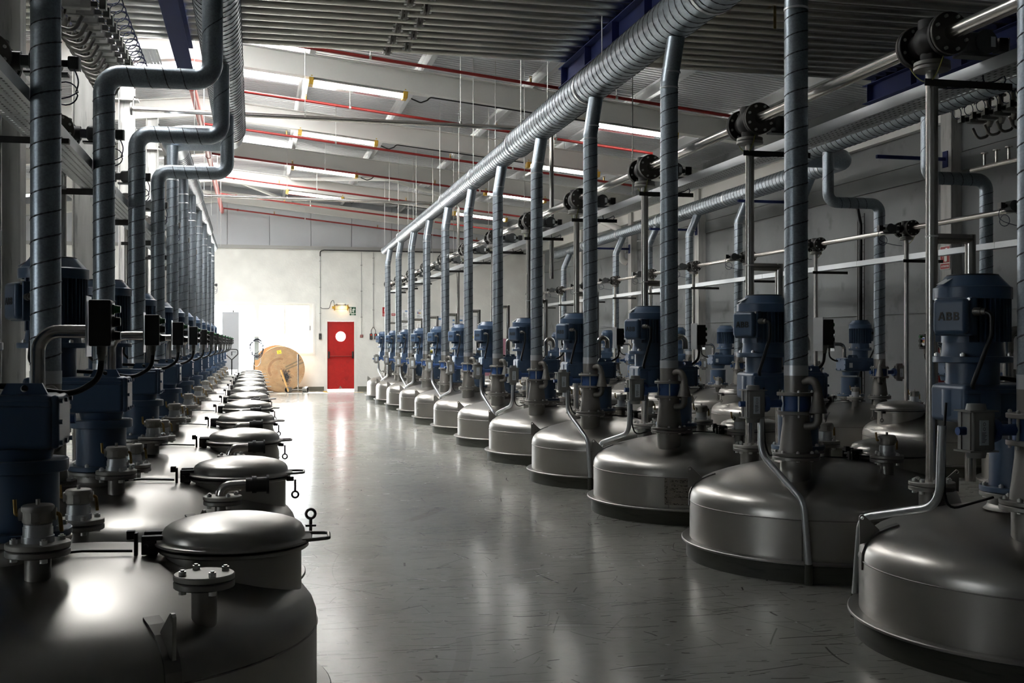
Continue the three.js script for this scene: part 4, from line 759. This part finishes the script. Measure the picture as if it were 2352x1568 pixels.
{
  const p = makeRackValve();
  for (let k = 1; k < 13; k++) copyOf(p, `small actuated valve under the rack by the white columns, ${ORD[k - 1]} from the far side`, 'rack valves by the white columns', V(-1.42, RACK_Y - 0.05, RACK_Z - k * RACK_P - 0.0));
  for (let k = 1; k < 13; k++) { const o = copyOf(p, `small actuated valve under the rack by the side wall, ${ORD[k - 1]} from the far side`, 'rack valves by the side wall', V(7.95, RACK_Y - 0.05, RACK_Z - k * RACK_P), PI); }
  const m = thing('manifold_pipe', 'horizontal stainless manifold below the rack valves by the side wall', 'pipe');
  part(m, 'pipe', sweep([V(7.9, 3.3, 8.3), V(7.9, 3.3, 11.1)], 0.03, { seg: 14 }), pipeSteel);
  for (let k = 1; k < 13; k++) part(m, 'stub', M(cyl(0.016, 0.016, 0.14, 10, 7.9, 3.39, RACK_Z - k * RACK_P), disc(0.04, 3.45, 3.465, 14, 0, 7.9, RACK_Z - k * RACK_P)), pipeSteel);
}
// ---------------------------------------------------------------- sprinkler pipes
{
  for (const [k, Z] of [32.05, 29.0, 25.9, 22.9, 19.85, 16.85, 13.85].entries()) {
    const t = thing('sprinkler_pipe', `thin red sprinkler pipe along the roof slope, ${ORD[k]} from the end wall`, 'pipe', 'red sprinkler pipes');
    const y = (X) => 5.13 - 0.105 * (X - RIDGE), x1 = 6.9 - (k % 2) * 0.7;
    part(t, 'pipe', sweep([V(-0.85, y(-0.85), Z), V(x1, y(x1), Z)], 0.0215, { seg: 12 }), red);
    for (let X = 0.55 + (k % 2) * 0.2; X < x1; X += 2.9) { part(t, 'sprinkler_head', M(cyl(0.016, 0.012, 0.05, 8, X, y(X) + 0.045, Z), disc(0.022, y(X) + 0.085, y(X) + 0.09, 12, 0, X, Z, 0.001), sweep([V(X - 0.012, y(X) + 0.06, Z), V(X - 0.012, y(X) + 0.088, Z)], 0.003, { seg: 5 }), sweep([V(X + 0.012, y(X) + 0.06, Z), V(X + 0.012, y(X) + 0.088, Z)], 0.003, { seg: 5 })), brass); }
    for (const X of [1.4, 4.6]) if (X < x1) part(t, 'hanger_rod', M(sweep([V(X, y(X), Z), V(X, beamBottom(X) + 0.46, Z)], 0.004, { seg: 6 }), cyl(0.027, 0.027, 0.03, 12, X, y(X), Z, 'x')), boltSteel);
    part(t, 'coupling', M(cyl(0.032, 0.032, 0.05, 14, -0.45, y(-0.45), Z, 'x')), red);
  }
  const t = thing('sprinkler_main', 'thick red sprinkler main running along the roof ridge', 'pipe');
  part(t, 'pipe', sweep([V(-0.88, 5.1, 11.5), V(-0.88, 5.06, 32.35)], 0.055, { seg: 16 }), std(lin(0.46, 0.10, 0.085), 0.4));
  for (const Z of [32.05, 29.0, 25.9, 22.9, 19.85, 16.85, 13.85]) part(t, 'saddle', turnZ(disc(0.066, -0.03, 0.03, 18, 0.05)).translate(-0.88, 5.08, -Z), red);
}
// ---------------------------------------------------------------- crossing product pipes and hangers
{
  const mk = (label, Z, y, x0, x1, yl) => {
    const t = thing('crossing_pipe', label, 'pipe');
    part(t, 'pipe', sweep([V(x0, y, Z), V(x1, y - 0.03, Z), V(x1, yl, Z)], 0.03, { seg: 14, bend: 0.1 }), pipeSteel);
    part(t, 'end_flange', turnX(disc(0.075, -0.012, 0.012, 20)).translate(x0, y, -Z), dullSteel);
    for (const X of [0.62, 2.6]) part(t, 'hanger_rod', M(sweep([V(X, y, Z), V(X, beamBottom(X) + 0.46, Z)], 0.004, { seg: 6 }), cyl(0.034, 0.034, 0.02, 14, X, y, Z, 'x')), boltSteel);
  };
  mk('stainless pipe crossing the aisle overhead, nearer the pipe rack', 14.2, 4.19, -1.45, 3.82, 2.2);
  mk('stainless pipe crossing the aisle overhead, nearer the end wall', 22.0, 4.17, -1.45, 3.98, 0.3);
  const rods = [];
  for (const [k, Z] of [9.5, 12.6, 15.5, 18.4, 21.2, 23.9, 26.5].entries()) for (const s of [-1, 1]) {
    const X = RX + 0.06 + s * 0.16; 
    solo('hanger_rod', sweep([V(X, ductY(Z), Z), V(X, beamBottom(X) + 0.46, Z)], 0.0045, { seg: 6 }), boltSteel, `hanger rod on the ${s < 0 ? 'aisle' : 'wall'} side of the ducted row's duct, ${ORD[6 - k]} from the end wall`, 'hanger rod', 'hanger rods of the ducted row');
  }
  for (const [k, Z] of [10.4, 14.9, 17.3, 20.5, 23.0, 26.8].entries()) solo('hanger_rod', sweep([V(3.62, 2.74, Z), V(3.62, beamBottom(3.62) + 0.46, Z)], 0.0045, { seg: 6 }), boltSteel, `hanger rod of the cable tray over the ducted row, ${ORD[5 - k]} from the end wall`, 'hanger rod', 'hanger rods of the cable tray');
  for (const [k, Z] of [15.5, 18.4, 21.5, 25, 27.5].entries()) solo('hanger_rod', sweep([V(LX + 0.17, ductY(Z), Z), V(LX + 0.17, beamBottom(LX) + 0.46, Z)], 0.0045, { seg: 6 }), boltSteel, `hanger rod beside the lidded row's large duct, ${ORD[4 - k]} from the end wall`, 'hanger rod', 'hanger rods of the lidded row');
  // feed cable of each lamp over the aisle
  for (const [k, Z] of [16.25, 20.25, 24.2, 28.15].entries()) {
    const y = (X) => beamBottom(X) - 0.05; 
    solo('lamp_cable', M(sweep([V(2.24, y(2.24) - 0.03, Z), V(2.38, y(2.38) - 0.07, Z), V(2.48, y(2.48) - 0.02, Z), V(2.52, y(2.52) + 0.03, Z), V(4.9, y(4.9) + 0.03, Z)], 0.011, { seg: 7, bend: 0.06, n: 4 })), rubber, `black cable between the tube lamps, ${ORD[3 - k]} beam from the end wall`, 'cable', 'cables between the tube lamps');
  }
}
{ // strap left hanging on the rack
  solo('hanging_strap', M(span(4.4, 4.425, 4.08, 4.36, 8.93, 8.934), span(4.4, 4.425, 4.355, 4.36, 8.85, 8.934)), std(lin(0.20, 0.15, 0.06), 0.7), 'short brown-yellow strap hanging from the pipe rack', 'strap');
}
// second big spiral duct behind the white columns
{
  const t = thing('spiral_duct', 'bright spiral duct behind the white columns, turning down', 'duct');
  const p = V(-2.45, 4.3, 7), q = V(-2.35, 3.6, 14.5);
  const d = part(t, 'duct_length', sweep([p, q], 0.14, { seg: 24 }), zincPlain); part(d, 'spiral_seam', seam(p, q, 0.14, 0.11, { seg: 16 }), seamZinc);
}

// ---------------------------------------------------------------- things on and by the end wall
const onWall = (g) => g;
function sign(name, label, X, Y, w, h, tex, Z = ZE - 0.006) { const m = std(lin(1, 1, 1), 0.45, 0, { map: tex }), side = std(lin(0.6, 0.6, 0.6), 0.5); const g = box(w, h, 0.006, X, Y, Z); const o = solo(name, g, m, label, 'sign'); return o; }
const exitTex = canvasTex(256, 256, (c) => {
  c.fillStyle = '#e9efe9'; c.fillRect(0, 0, 256, 256); c.fillStyle = '#0b4a2e'; c.fillRect(8, 8, 240, 176); c.fillRect(8, 196, 240, 52);
  c.fillStyle = '#eef4ee'; c.fillRect(30, 24, 50, 146); c.fillStyle = '#0b4a2e'; for (let k = 0; k < 6; k++) c.fillRect(36, 32 + k * 23, 38, 8);
  c.strokeStyle = '#eef4ee'; c.lineWidth = 18; c.lineCap = 'round'; c.beginPath(); c.moveTo(160, 70); c.lineTo(146, 112); c.lineTo(170, 134); c.lineTo(160, 166); c.moveTo(146, 112); c.lineTo(124, 140); c.lineTo(104, 142); c.moveTo(160, 74); c.lineTo(190, 92); c.lineTo(212, 80); c.moveTo(158, 74); c.lineTo(130, 78); c.lineTo(118, 102); c.stroke(); c.fillStyle = '#eef4ee'; c.beginPath(); c.arc(176, 46, 15, 0, 7); c.fill();
  c.font = 'bold 26px sans-serif'; c.textAlign = 'center'; c.fillText('SALIDA DE', 128, 218); c.font = 'bold 20px sans-serif'; c.fillText('EMERGENCIA', 128, 242);
});
sign('exit_sign', 'small green running-man exit sign above the red door', 2.77, 2.29, 0.19, 0.26, exitTex);
const extTex = canvasTex(200, 290, (c) => {
  c.fillStyle = '#e8e4e0'; c.fillRect(0, 0, 200, 290); c.fillStyle = '#9c1414'; c.fillRect(8, 8, 184, 200); c.fillRect(8, 218, 184, 64);
  c.strokeStyle = '#e8e4e0'; c.lineWidth = 9; c.beginPath(); c.moveTo(98, 40); c.quadraticCurveTo(60, 44, 62, 120); c.lineTo(56, 150); c.stroke(); c.fillStyle = '#e8e4e0'; c.beginPath(); c.roundRect(84, 62, 56, 132, 16); c.fill(); c.fillRect(100, 38, 24, 26); c.fillRect(110, 26, 40, 10);
  c.font = 'bold 32px sans-serif'; c.textAlign = 'center'; c.fillText('EXTINTOR', 100, 262);
});
sign('extinguisher_sign', 'red extinguisher sign on the white end wall beside the last drop duct', 3.72, 2.28, 0.2, 0.28, extTex);
sign('extinguisher_sign', 'small red sign on the white end wall between two drop ducts', 3.95, 2.2, 0.12, 0.07, canvasTex(64, 40, (c) => { c.fillStyle = '#9c1414'; c.fillRect(0, 0, 64, 40); c.fillStyle = '#e6dcd8'; c.fillRect(8, 10, 46, 5); c.fillRect(8, 22, 40, 5); }));
const lines = (title, seed, cols) => canvasTex(256, 384, (c, w, h) => { c.fillStyle = '#eceff0'; c.fillRect(0, 0, w, h); const r = rng(seed); c.fillStyle = '#5a83b8'; c.fillRect(90, 12, 80, 16); c.fillStyle = '#4a4a4c'; for (let y = 50; y < h - 16; y += 11) { if (r() < 0.14) { continue; } c.fillRect(18, y, 60 + r() * 150, 4); } if (cols) cols.forEach((k, i) => { c.fillStyle = k; c.fillRect(30 + i * 46, 110, 38, 44); }); });
sign('notice_sheet', 'long white sheet of printed lines on the end wall between drop ducts', 4.32, 1.98, 0.24, 0.72, lines('', 3));
sign('notice_sheet', 'white notice with a row of coloured squares on the end wall', 4.72, 2.2, 0.2, 0.3, lines('', 8, ['#3a58a8', '#a83a3a', '#c8a838', '#e0e0e0']));
sign('notice_sheet', 'white notice with two columns of black dots on the end wall', 4.72, 1.82, 0.16, 0.26, canvasTex(128, 208, (c) => { c.fillStyle = '#eceff0'; c.fillRect(0, 0, 128, 208); c.fillStyle = '#333'; for (let k = 0; k < 9; k++) { c.fillRect(36, 20 + k * 20, 16, 10); c.fillRect(78, 20 + k * 20, 16, 10); } }));
{
  const t = thing('notice_board', 'wide framed notice board on the white end wall behind the ducts', 'board', null, V(5.82, 1.66, ZE - 0.012));
  part(t, 'panel', box(1.18, 0.98, 0.012, 0, 0, 0), std(lin(0.72, 0.73, 0.74), 0.3));
  part(t, 'frame', M(box(1.22, 0.02, 0.024, 0, 0.5, 0), box(1.22, 0.02, 0.024, 0, -0.5, 0), box(0.02, 1.02, 0.024, -0.6, 0, 0), box(0.02, 1.02, 0.024, 0.6, 0, 0)), zincPlain);
  part(t, 'blue_heading', box(0.3, 0.05, 0.003, -0.4, 0.42, -0.008), std(lin(0.12, 0.25, 0.5), 0.5)); part(t, 'blue_heading', box(0.3, 0.05, 0.003, 0.02, 0.38, -0.008), std(lin(0.12, 0.25, 0.5), 0.5));
  for (const [x, y, w, h, c] of [[-0.38, 0.2, 0.2, 0.24, lin(0.5, 0.55, 0.6)], [0.02, 0.24, 0.3, 0.1, lin(0.2, 0.25, 0.45)], [0.3, 0.1, 0.2, 0.28, lin(0.7, 0.7, 0.7)], [0.46, -0.12, 0.08, 0.06, lin(0.6, 0.5, 0.05)], [-0.1, -0.2, 0.21, 0.3, lin(0.66, 0.68, 0.7)]]) part(t, 'pinned_sheet', box(w, h, 0.003, x, y, -0.008), std(c, 0.6));
}
solo('yellow_notice', box(0.13, 0.2, 0.005, 5.02, 1.05, ZE - 0.005), std(lin(0.62, 0.55, 0.04), 0.5), 'small plain yellow notice on the end wall below the notice board', 'sign');
solo('pink_panel', box(0.75, 1.1, 0.02, 7.0, 0.95, ZE - 0.012), std(lin(0.42, 0.2, 0.26), 0.6), 'dull pink panel on the end wall beside the notice board', 'panel');
{ // wall conduits with switch boxes
  const run = (label, X, y0, y1, r) => { const t = thing('wall_conduit', label, 'conduit'); part(t, 'tube', sweep([V(X, y0, ZE - 0.02), V(X, y1, ZE - 0.02)], r, { seg: 10 }), std(lin(0.45, 0.46, 0.46), 0.5)); for (let y = y0 + 0.5; y < y1; y += 0.75) part(t, 'clip', box(0.05, 0.018, 0.03, X, y, ZE - 0.014), grey); return t; };
  const a = run('grey wall conduit to the switch box between window and red door', 1.84, 1.72, 3.92, 0.012); part(a, 'bend', sweep([V(1.84, 3.86, ZE - 0.02), V(1.84, 4.0, ZE - 0.05), V(1.95, 4.03, ZE - 0.09), V(8.3, 4.03, ZE - 0.09)], 0.017, { seg: 8, bend: 0.06 }), black, 'black cable along the ledge');
  part(a, 'lamp_branch', sweep([V(1.84, 2.4, ZE - 0.02), V(1.9, 2.36, ZE - 0.02), V(2.1, 2.36, ZE - 0.02), V(2.15, 2.55, ZE - 0.03), V(2.21, 2.62, ZE - 0.05), V(2.24, 2.5, ZE - 0.06)], 0.008, { seg: 7, bend: 0.05, n: 4 }), darkGrey);
  run('thin grey wall conduit to the red call point beside the red door', 3.02, 1.62, 4.0, 0.008);
  const b = run('grey wall conduit splitting to two switch boxes right of the red door', 3.36, 1.83, 4.0, 0.01); for (const s of [-1, 1]) part(b, 'branch', sweep([V(3.36, 1.84, ZE - 0.02), V(3.36 + s * 0.065, 1.74, ZE - 0.02), V(3.36 + s * 0.065, 1.65, ZE - 0.02)], 0.007, { seg: 6, bend: 0.03 }), black);
  for (const [X, lit, lab] of [[1.84, false, 'black two-button switch box between window and red door'], [3.295, true, 'black switch box with red light, nearer the red door'], [3.425, true, 'black switch box with red light, nearer the drop ducts']]) {
    const t = thing('switch_box', lab, 'switch', null, V(X, 1.56, ZE - 0.03)); const h = part(t, 'housing', rbox(0.075, 0.17, 0.06, 0.008, 0, 0, 0), black);
    for (const [k, y] of [[0, 0.045], [1, -0.005], [2, -0.05]]) part(h, 'button', cyl(0.012, 0.012, 0.016, 12, 0, y, -0.035, 'z'), k === 0 && lit ? new THREE.MeshStandardMaterial({ color: lin(0.4, 0.02, 0.01), emissive: lin(1, 0.06, 0.03), emissiveIntensity: 1.2 }) : k ? grey : darkGrey);
  }
  const cp = thing('call_point', 'small dark red fire call point beside the red door', 'call point', null, V(3.02, 1.57, ZE - 0.025)); part(cp, 'housing', rbox(0.08, 0.08, 0.045, 0.006), std(lin(0.2, 0.02, 0.015), 0.5)); part(cp, 'press_plate', box(0.045, 0.045, 0.004, 0, 0, 0).translate(0, 0, 0.0235), std(lin(0.35, 0.2, 0.18), 0.4));
}
{ // explosion-proof lamp above the door
  const t = thing('bulkhead_lamp', 'yellow caged glass lamp above the red door', 'lamp', null, V(2.43, 2.39, ZE - 0.12));
  part(t, 'glass_cylinder', cyl(0.055, 0.055, 0.3, 20, 0.01, 0, 0, 'x', true), acrylic);
  part(t, 'reflector', M(box(0.42, 0.01, 0.15, 0, 0.078, 0), box(0.3, 0.02, 0.1, 0, 0.068, 0)), grey);
  for (const s of [-1, 1]) part(t, 'end_fitting', M(cyl(0.068, 0.068, 0.035, 16, s * 0.185, 0, 0, 'x'), cyl(0.04, 0.03, 0.06, 12, s * 0.225 - (s > 0 ? 0.02 : 0), 0, 0, 'x'), rbox(0.03, 0.17, 0.05, 0.008, s * 0.185, 0, 0)), yellow, 'yellow cast end');
  part(t, 'bulb', at(new THREE.SphereGeometry(0.022, 14, 10), 0.03, 0.005, 0), new THREE.MeshStandardMaterial({ color: lin(0.9, 0.6, 0.3), emissive: lin(1, 0.62, 0.25), emissiveIntensity: 3 }), 'glowing warm bulb');
  for (const y of [-0.06, 0.04]) part(t, 'guard_rod', sweep([new THREE.Vector3(-0.19, y, 0.055), new THREE.Vector3(0.19, y, 0.055)], 0.004, { seg: 6 }), dullSteel);
  part(t, 'bracket', M(box(0.03, 0.03, 0.1, -0.12, 0.09, 0.07), box(0.03, 0.03, 0.1, 0.12, 0.09, 0.07)), dullSteel);
  const l = new THREE.PointLight(new THREE.Color(1, 0.66, 0.32), 0.08); l.position.set(0.03, 0.005, 0); l.castShadow = true; t.add(l);
}
// ---------------------------------------------------------------- things standing by the end wall
{
  const R = 0.645, tone = canvasTex(512, 512, (c) => {
    c.fillStyle = '#a48766'; c.fillRect(0, 0, 512, 512); const r = rng(17);
    for (let k = 0; k < 500; k++) { c.fillStyle = `rgba(${r() < 0.5 ? '150,100,60' : '205,160,112'},${r() * 0.14})`; c.beginPath(); c.ellipse(r() * 512, r() * 512, 6 + r() * 60, 4 + r() * 30, r() * 3, 0, 7); c.fill(); }
    c.strokeStyle = 'rgba(110,66,44,0.35)'; c.lineWidth = 26; c.beginPath(); c.arc(240, 260, 118, 2.5, 5.0); c.stroke();
    c.strokeStyle = 'rgba(84,78,66,0.5)'; c.lineWidth = 16; c.beginPath(); c.moveTo(300, 236); c.lineTo(470, 150); c.moveTo(300, 262); c.lineTo(500, 180); c.stroke();
    for (let k = 0; k < 260; k++) { const a = r() * 6.28, q = r() * r() * 62; c.fillStyle = `rgba(30,28,30,${0.12 + r() * 0.3})`; c.beginPath(); c.ellipse(308 + cos(a) * q, 340 + sin(a) * q * 1.7, 5 + r() * 10, 5 + r() * 14, 0, 0, 7); c.fill(); }
    for (let k = 0; k < 160; k++) { c.fillStyle = `rgba(45,30,22,${0.3 + r() * 0.5})`; const x = r() * 512, y = r() * 512; c.fillRect(x, y, 1 + r() * 10, 1 + r() * 3); }
    for (let k = 0; k < 60; k++) { c.fillStyle = `rgba(230,222,210,${0.4 + r() * 0.5})`; c.fillRect(290 + r() * 60, 290 + r() * 90, 1 + r() * 3, 1 + r() * 3); }
  });
  const t = thing('wooden_disc', 'large round brown wooden disc leaning against the end wall', 'disc', null, V(0.74, 0.004, 31.75)); t.rotation.x = -0.16;
  const g = turnZ(disc(R, -0.012, 0.012, 72)); uvMetres(g, (x, y) => [0.5 + x / 1.3, 0.5 + y / 1.3]); g.translate(0, R, 0);
  part(t, 'board', g, std(lin(1, 1, 1), 0.7, 0, { map: tone }));
  part(t, 'yellow_label', box(0.12, 0.1, 0.002).rotateZ(0.2).translate(-0.06, R + 0.48, 0.0135), std(lin(1, 1, 1), 0.6, 0, { map: canvasTex(64, 64, (c) => { c.fillStyle = '#e2d23a'; c.fillRect(0, 0, 64, 64); c.fillStyle = '#55501c'; c.fillRect(12, 12, 36, 4); c.fillRect(12, 24, 26, 4); c.fillRect(14, 42, 36, 7); }) }), 'yellow paper label');
  const b = thing('wooden_disc', 'second round brown disc tucked behind the leaning disc', 'disc', null, V(0.62, 0.004, 31.92)); b.rotation.x = -0.13;
  part(b, 'board', turnZ(disc(0.66, -0.01, 0.01, 60)).translate(0, 0.66, 0), std(lin(0.42, 0.24, 0.11), 0.75));
  solo('wooden_stick', sweep([V(0.92, 0.03, 31.25), V(0.72, 0.62, 31.5)], 0.028, { seg: 10 }), std(lin(0.5, 0.28, 0.09), 0.6), 'pale wooden stick leaning on the round disc', 'stick');
  const j = thing('pipe_tool', 'upright T-shaped steel tool with two open cylinders at its foot', 'tool', null, V(1.18, 0, 31.3));
  part(j, 'shaft', M(cyl(0.018, 0.018, 1.0, 14, 0, 0.56, 0), cyl(0.026, 0.026, 0.14, 14, 0, 0.99, 0)), pipeSteel); part(j, 'cross_tube', sweep([new THREE.Vector3(-0.22, 0.08, 0), new THREE.Vector3(0.14, 0.08, 0)], 0.014, { seg: 10 }), dullSteel);
  for (const [x, s] of [[-0.26, -1], [0.2, 1]]) part(j, 'cylinder', at(turnX(flatLathe([[0.078, -0.07], [0.08, 0.07], [0.072, 0.07], [0.07, -0.06], [0, -0.06]], 28)).rotateY(s > 0 ? -0.5 : -2.3), x, 0.082, 0), dullSteel, 'open steel cylinder');
}
{ // grey cabinet on slim legs in front of the open doorway
  const t = thing('grey_cabinet', 'tall light grey cabinet on slim legs in front of the open doorway', 'cabinet', null, V(-0.62, 0, 31.0));
  const b = part(t, 'body', rbox(0.435, 1.55, 0.26, 0.008, 0, 1.43, 0), std(lin(0.36, 0.37, 0.39), 0.5)); part(b, 'door', box(0.42, 1.52, 0.006, 0, 1.43, 0).translate(0, 0, 0.131), std(lin(0.38, 0.39, 0.41), 0.45)); part(b, 'cable_entry', cyl(0.02, 0.026, 0.05, 10, 0.07, 2.225, 0), grey);
  for (const s of [-1, 1]) for (const q of [-1, 1]) part(t, 'leg', span(s * 0.19 - 0.012, s * 0.19 + 0.012, 0.001, 0.66, q * 0.1 - 0.012, q * 0.1 + 0.012), grey);
}
{ // post with hose coil
  const t = thing('hose_post', 'pale post carrying a dark coil of hose beside the round disc', 'post', null, V(0.06, 0, 30.6));
  part(t, 'post', M(cyl(0.014, 0.014, 1.0, 10, -0.06, 0.501, 0), disc(0.12, 0.001, 0.012, 20, 0, -0.06, 0)), darkGrey);
  part(t, 'panel', M(rbox(0.11, 0.42, 0.06, 0.01, 0, 1.33, 0), rbox(0.1, 0.22, 0.07, 0.01, 0, 1.03, 0)), std(lin(0.46, 0.5, 0.47), 0.5));
  for (let k = 0; k < 5; k++) { const g = new THREE.TorusGeometry(1, 0.045, 7, 40); g.scale(0.125 + 0.016 * ((k * 3) % 5), 0.19 + 0.014 * ((k * 2) % 5), 0.2); g.rotateZ((k - 2) * 0.12); g.translate(0.012 * (k % 3) - 0.01, 1.28 - 0.02 * k, 0.045 + k * 0.014); part(t, 'hose_loop', g, std(lin(0.05, 0.055, 0.075), 0.45)); }
  part(t, 'hanging_hose', sweep([new THREE.Vector3(0.1, 1.1, 0.06), new THREE.Vector3(0.11, 0.85, 0.06), new THREE.Vector3(0, 0.7, 0.06), new THREE.Vector3(-0.12, 0.85, 0.05), new THREE.Vector3(-0.12, 1.15, 0.05)], 0.008, { seg: 6, bend: 0.12 }), std(lin(0.5, 0.5, 0.5), 0.4));
}
{ // pallet truck, its handle upright
  const t = thing('pallet_truck', 'black pallet truck with upright loop handle behind the lidded row', 'pallet truck', null, V(-0.56, 0, 29.3)), P = (x, y) => new THREE.Vector3(x, y, 0);
  part(t, 'handle', M(sweep([P(0, 0.2), P(0, 0.96)], 0.018, { seg: 10 })), black); part(t, 'loop', sweep([P(0, 0.94), P(-0.15, 1.08), P(-0.15, 1.2), P(0, 1.21), P(0.15, 1.2), P(0.15, 1.08), P(0, 0.94)], 0.0135, { seg: 8, bend: 0.05 }), black); part(t, 'trigger', M(rbox(0.035, 0.1, 0.02, 0.005, 0, 1.1, 0.0), sweep([P(0, 1.15), P(0.11, 1.14)], 0.007, { seg: 6 })), darkGrey);
  part(t, 'pump', M(rbox(0.2, 0.14, 0.16, 0.02, 0, 0.2, 0), cyl(0.045, 0.045, 0.16, 12, 0, 0.3, 0)), darkGrey);
  for (const s of [-1, 1]) { part(t, 'fork', span(s * 0.19 - 0.08, s * 0.19 + 0.08, 0.06, 0.12, 0.05, 1.1), darkGrey); part(t, 'wheel', cyl(0.08, 0.08, 0.05, 18, s * 0.06, 0.081, -0.02, 'x'), black); part(t, 'roller', cyl(0.04, 0.04, 0.1, 14, s * 0.19, 0.041, 1.0, 'x'), black); }
}
// ---------------------------------------------------------------- things on the right wall
{
  const m = std(lin(1, 1, 1), 0.45, 0, { map: extTex }), g = box(0.2, 0.29, 0.006); g.rotateY(-PI / 2); g.translate(XR - 0.158, 2.41, -12.25);
  solo('extinguisher_sign', g, m, 'red and white EXTINTOR sign on a column of the concrete side wall', 'sign');
  const e = thing('fire_extinguisher', 'red fire extinguisher under the EXTINTOR sign on the side wall', 'fire extinguisher', null, V(XR - 0.26, 0.75, 12.25));
  part(e, 'cylinder', lathe([[0.0, 0.0], [0.07, 0.0], [0.078, 0.015], [0.078, 0.42], [0.06, 0.48], [0.025, 0.51], [0.02, 0.54]], 24), red); part(e, 'valve_head', M(cyl(0.02, 0.02, 0.05, 10, 0, 0.56, 0), rbox(0.02, 0.018, 0.11, 0.004, 0, 0.6, -0.04)), black); part(e, 'hose', sweep([new THREE.Vector3(0, 0.56, 0.02), new THREE.Vector3(0, 0.56, 0.11), new THREE.Vector3(0, 0.2, 0.1)], 0.011, { seg: 8, bend: 0.06 }), black); part(e, 'bracket', box(0.1, 0.04, 0.04, 0.08, 0.3, 0), black);
  const l = thing('cable_ladder', 'narrow black cable ladder with cables on the concrete side wall', 'cable ladder', null, V(XR - 0.05, 0, 14.4));
  for (const s of [-1, 1]) part(l, 'rail', span(-0.004, 0.004, 0.6, 3.2, s * 0.09 - 0.004, s * 0.09 + 0.004), castBlack);
  for (let y = 0.65; y < 3.2; y += 0.1) part(l, 'rung', span(-0.003, 0.003, y, y + 0.006, -0.09, 0.09), castBlack);
  part(l, 'cable_bundle', sweep([new THREE.Vector3(-0.02, 0.3, 0.02), new THREE.Vector3(-0.02, 3.05, 0.02), new THREE.Vector3(0.0, 3.3, -0.1)], 0.028, { seg: 10, bend: 0.15 }), rubber);
  const d = thing('drain_pipe', 'white plastic drain pipe with a hook bend on the side wall', 'pipe');
  part(d, 'pipe', sweep([V(XR - 0.5, 4.35, 25.6), V(XR - 0.2, 4.05, 24.9), V(XR - 0.14, 3.95, 24.8), V(XR - 0.14, 3.3, 24.8), V(XR - 0.012, 3.25, 24.8)], 0.075, { seg: 18, bend: 0.12 }), whitePaint);
  for (const [k, Z] of [12.25, 16.25, 20.25, 24.2].entries()) { const t = thing('duct_bracket', `blue steel bracket under the side wall duct, ${ORD[3 - k]} from the end wall`, 'bracket', 'blue brackets under the side wall duct'); part(t, 'arm', span(7.4, XR - 0.15, ductY(Z) - 0.22, ductY(Z) - 0.18, Z - 0.02, Z + 0.02), blueSteel); part(t, 'plate', span(XR - 0.162, XR - 0.15, ductY(Z) - 0.3, ductY(Z) - 0.1, Z - 0.05, Z + 0.05), blueSteel); }
}
shadow(scene);
renderer.render(scene, camera);
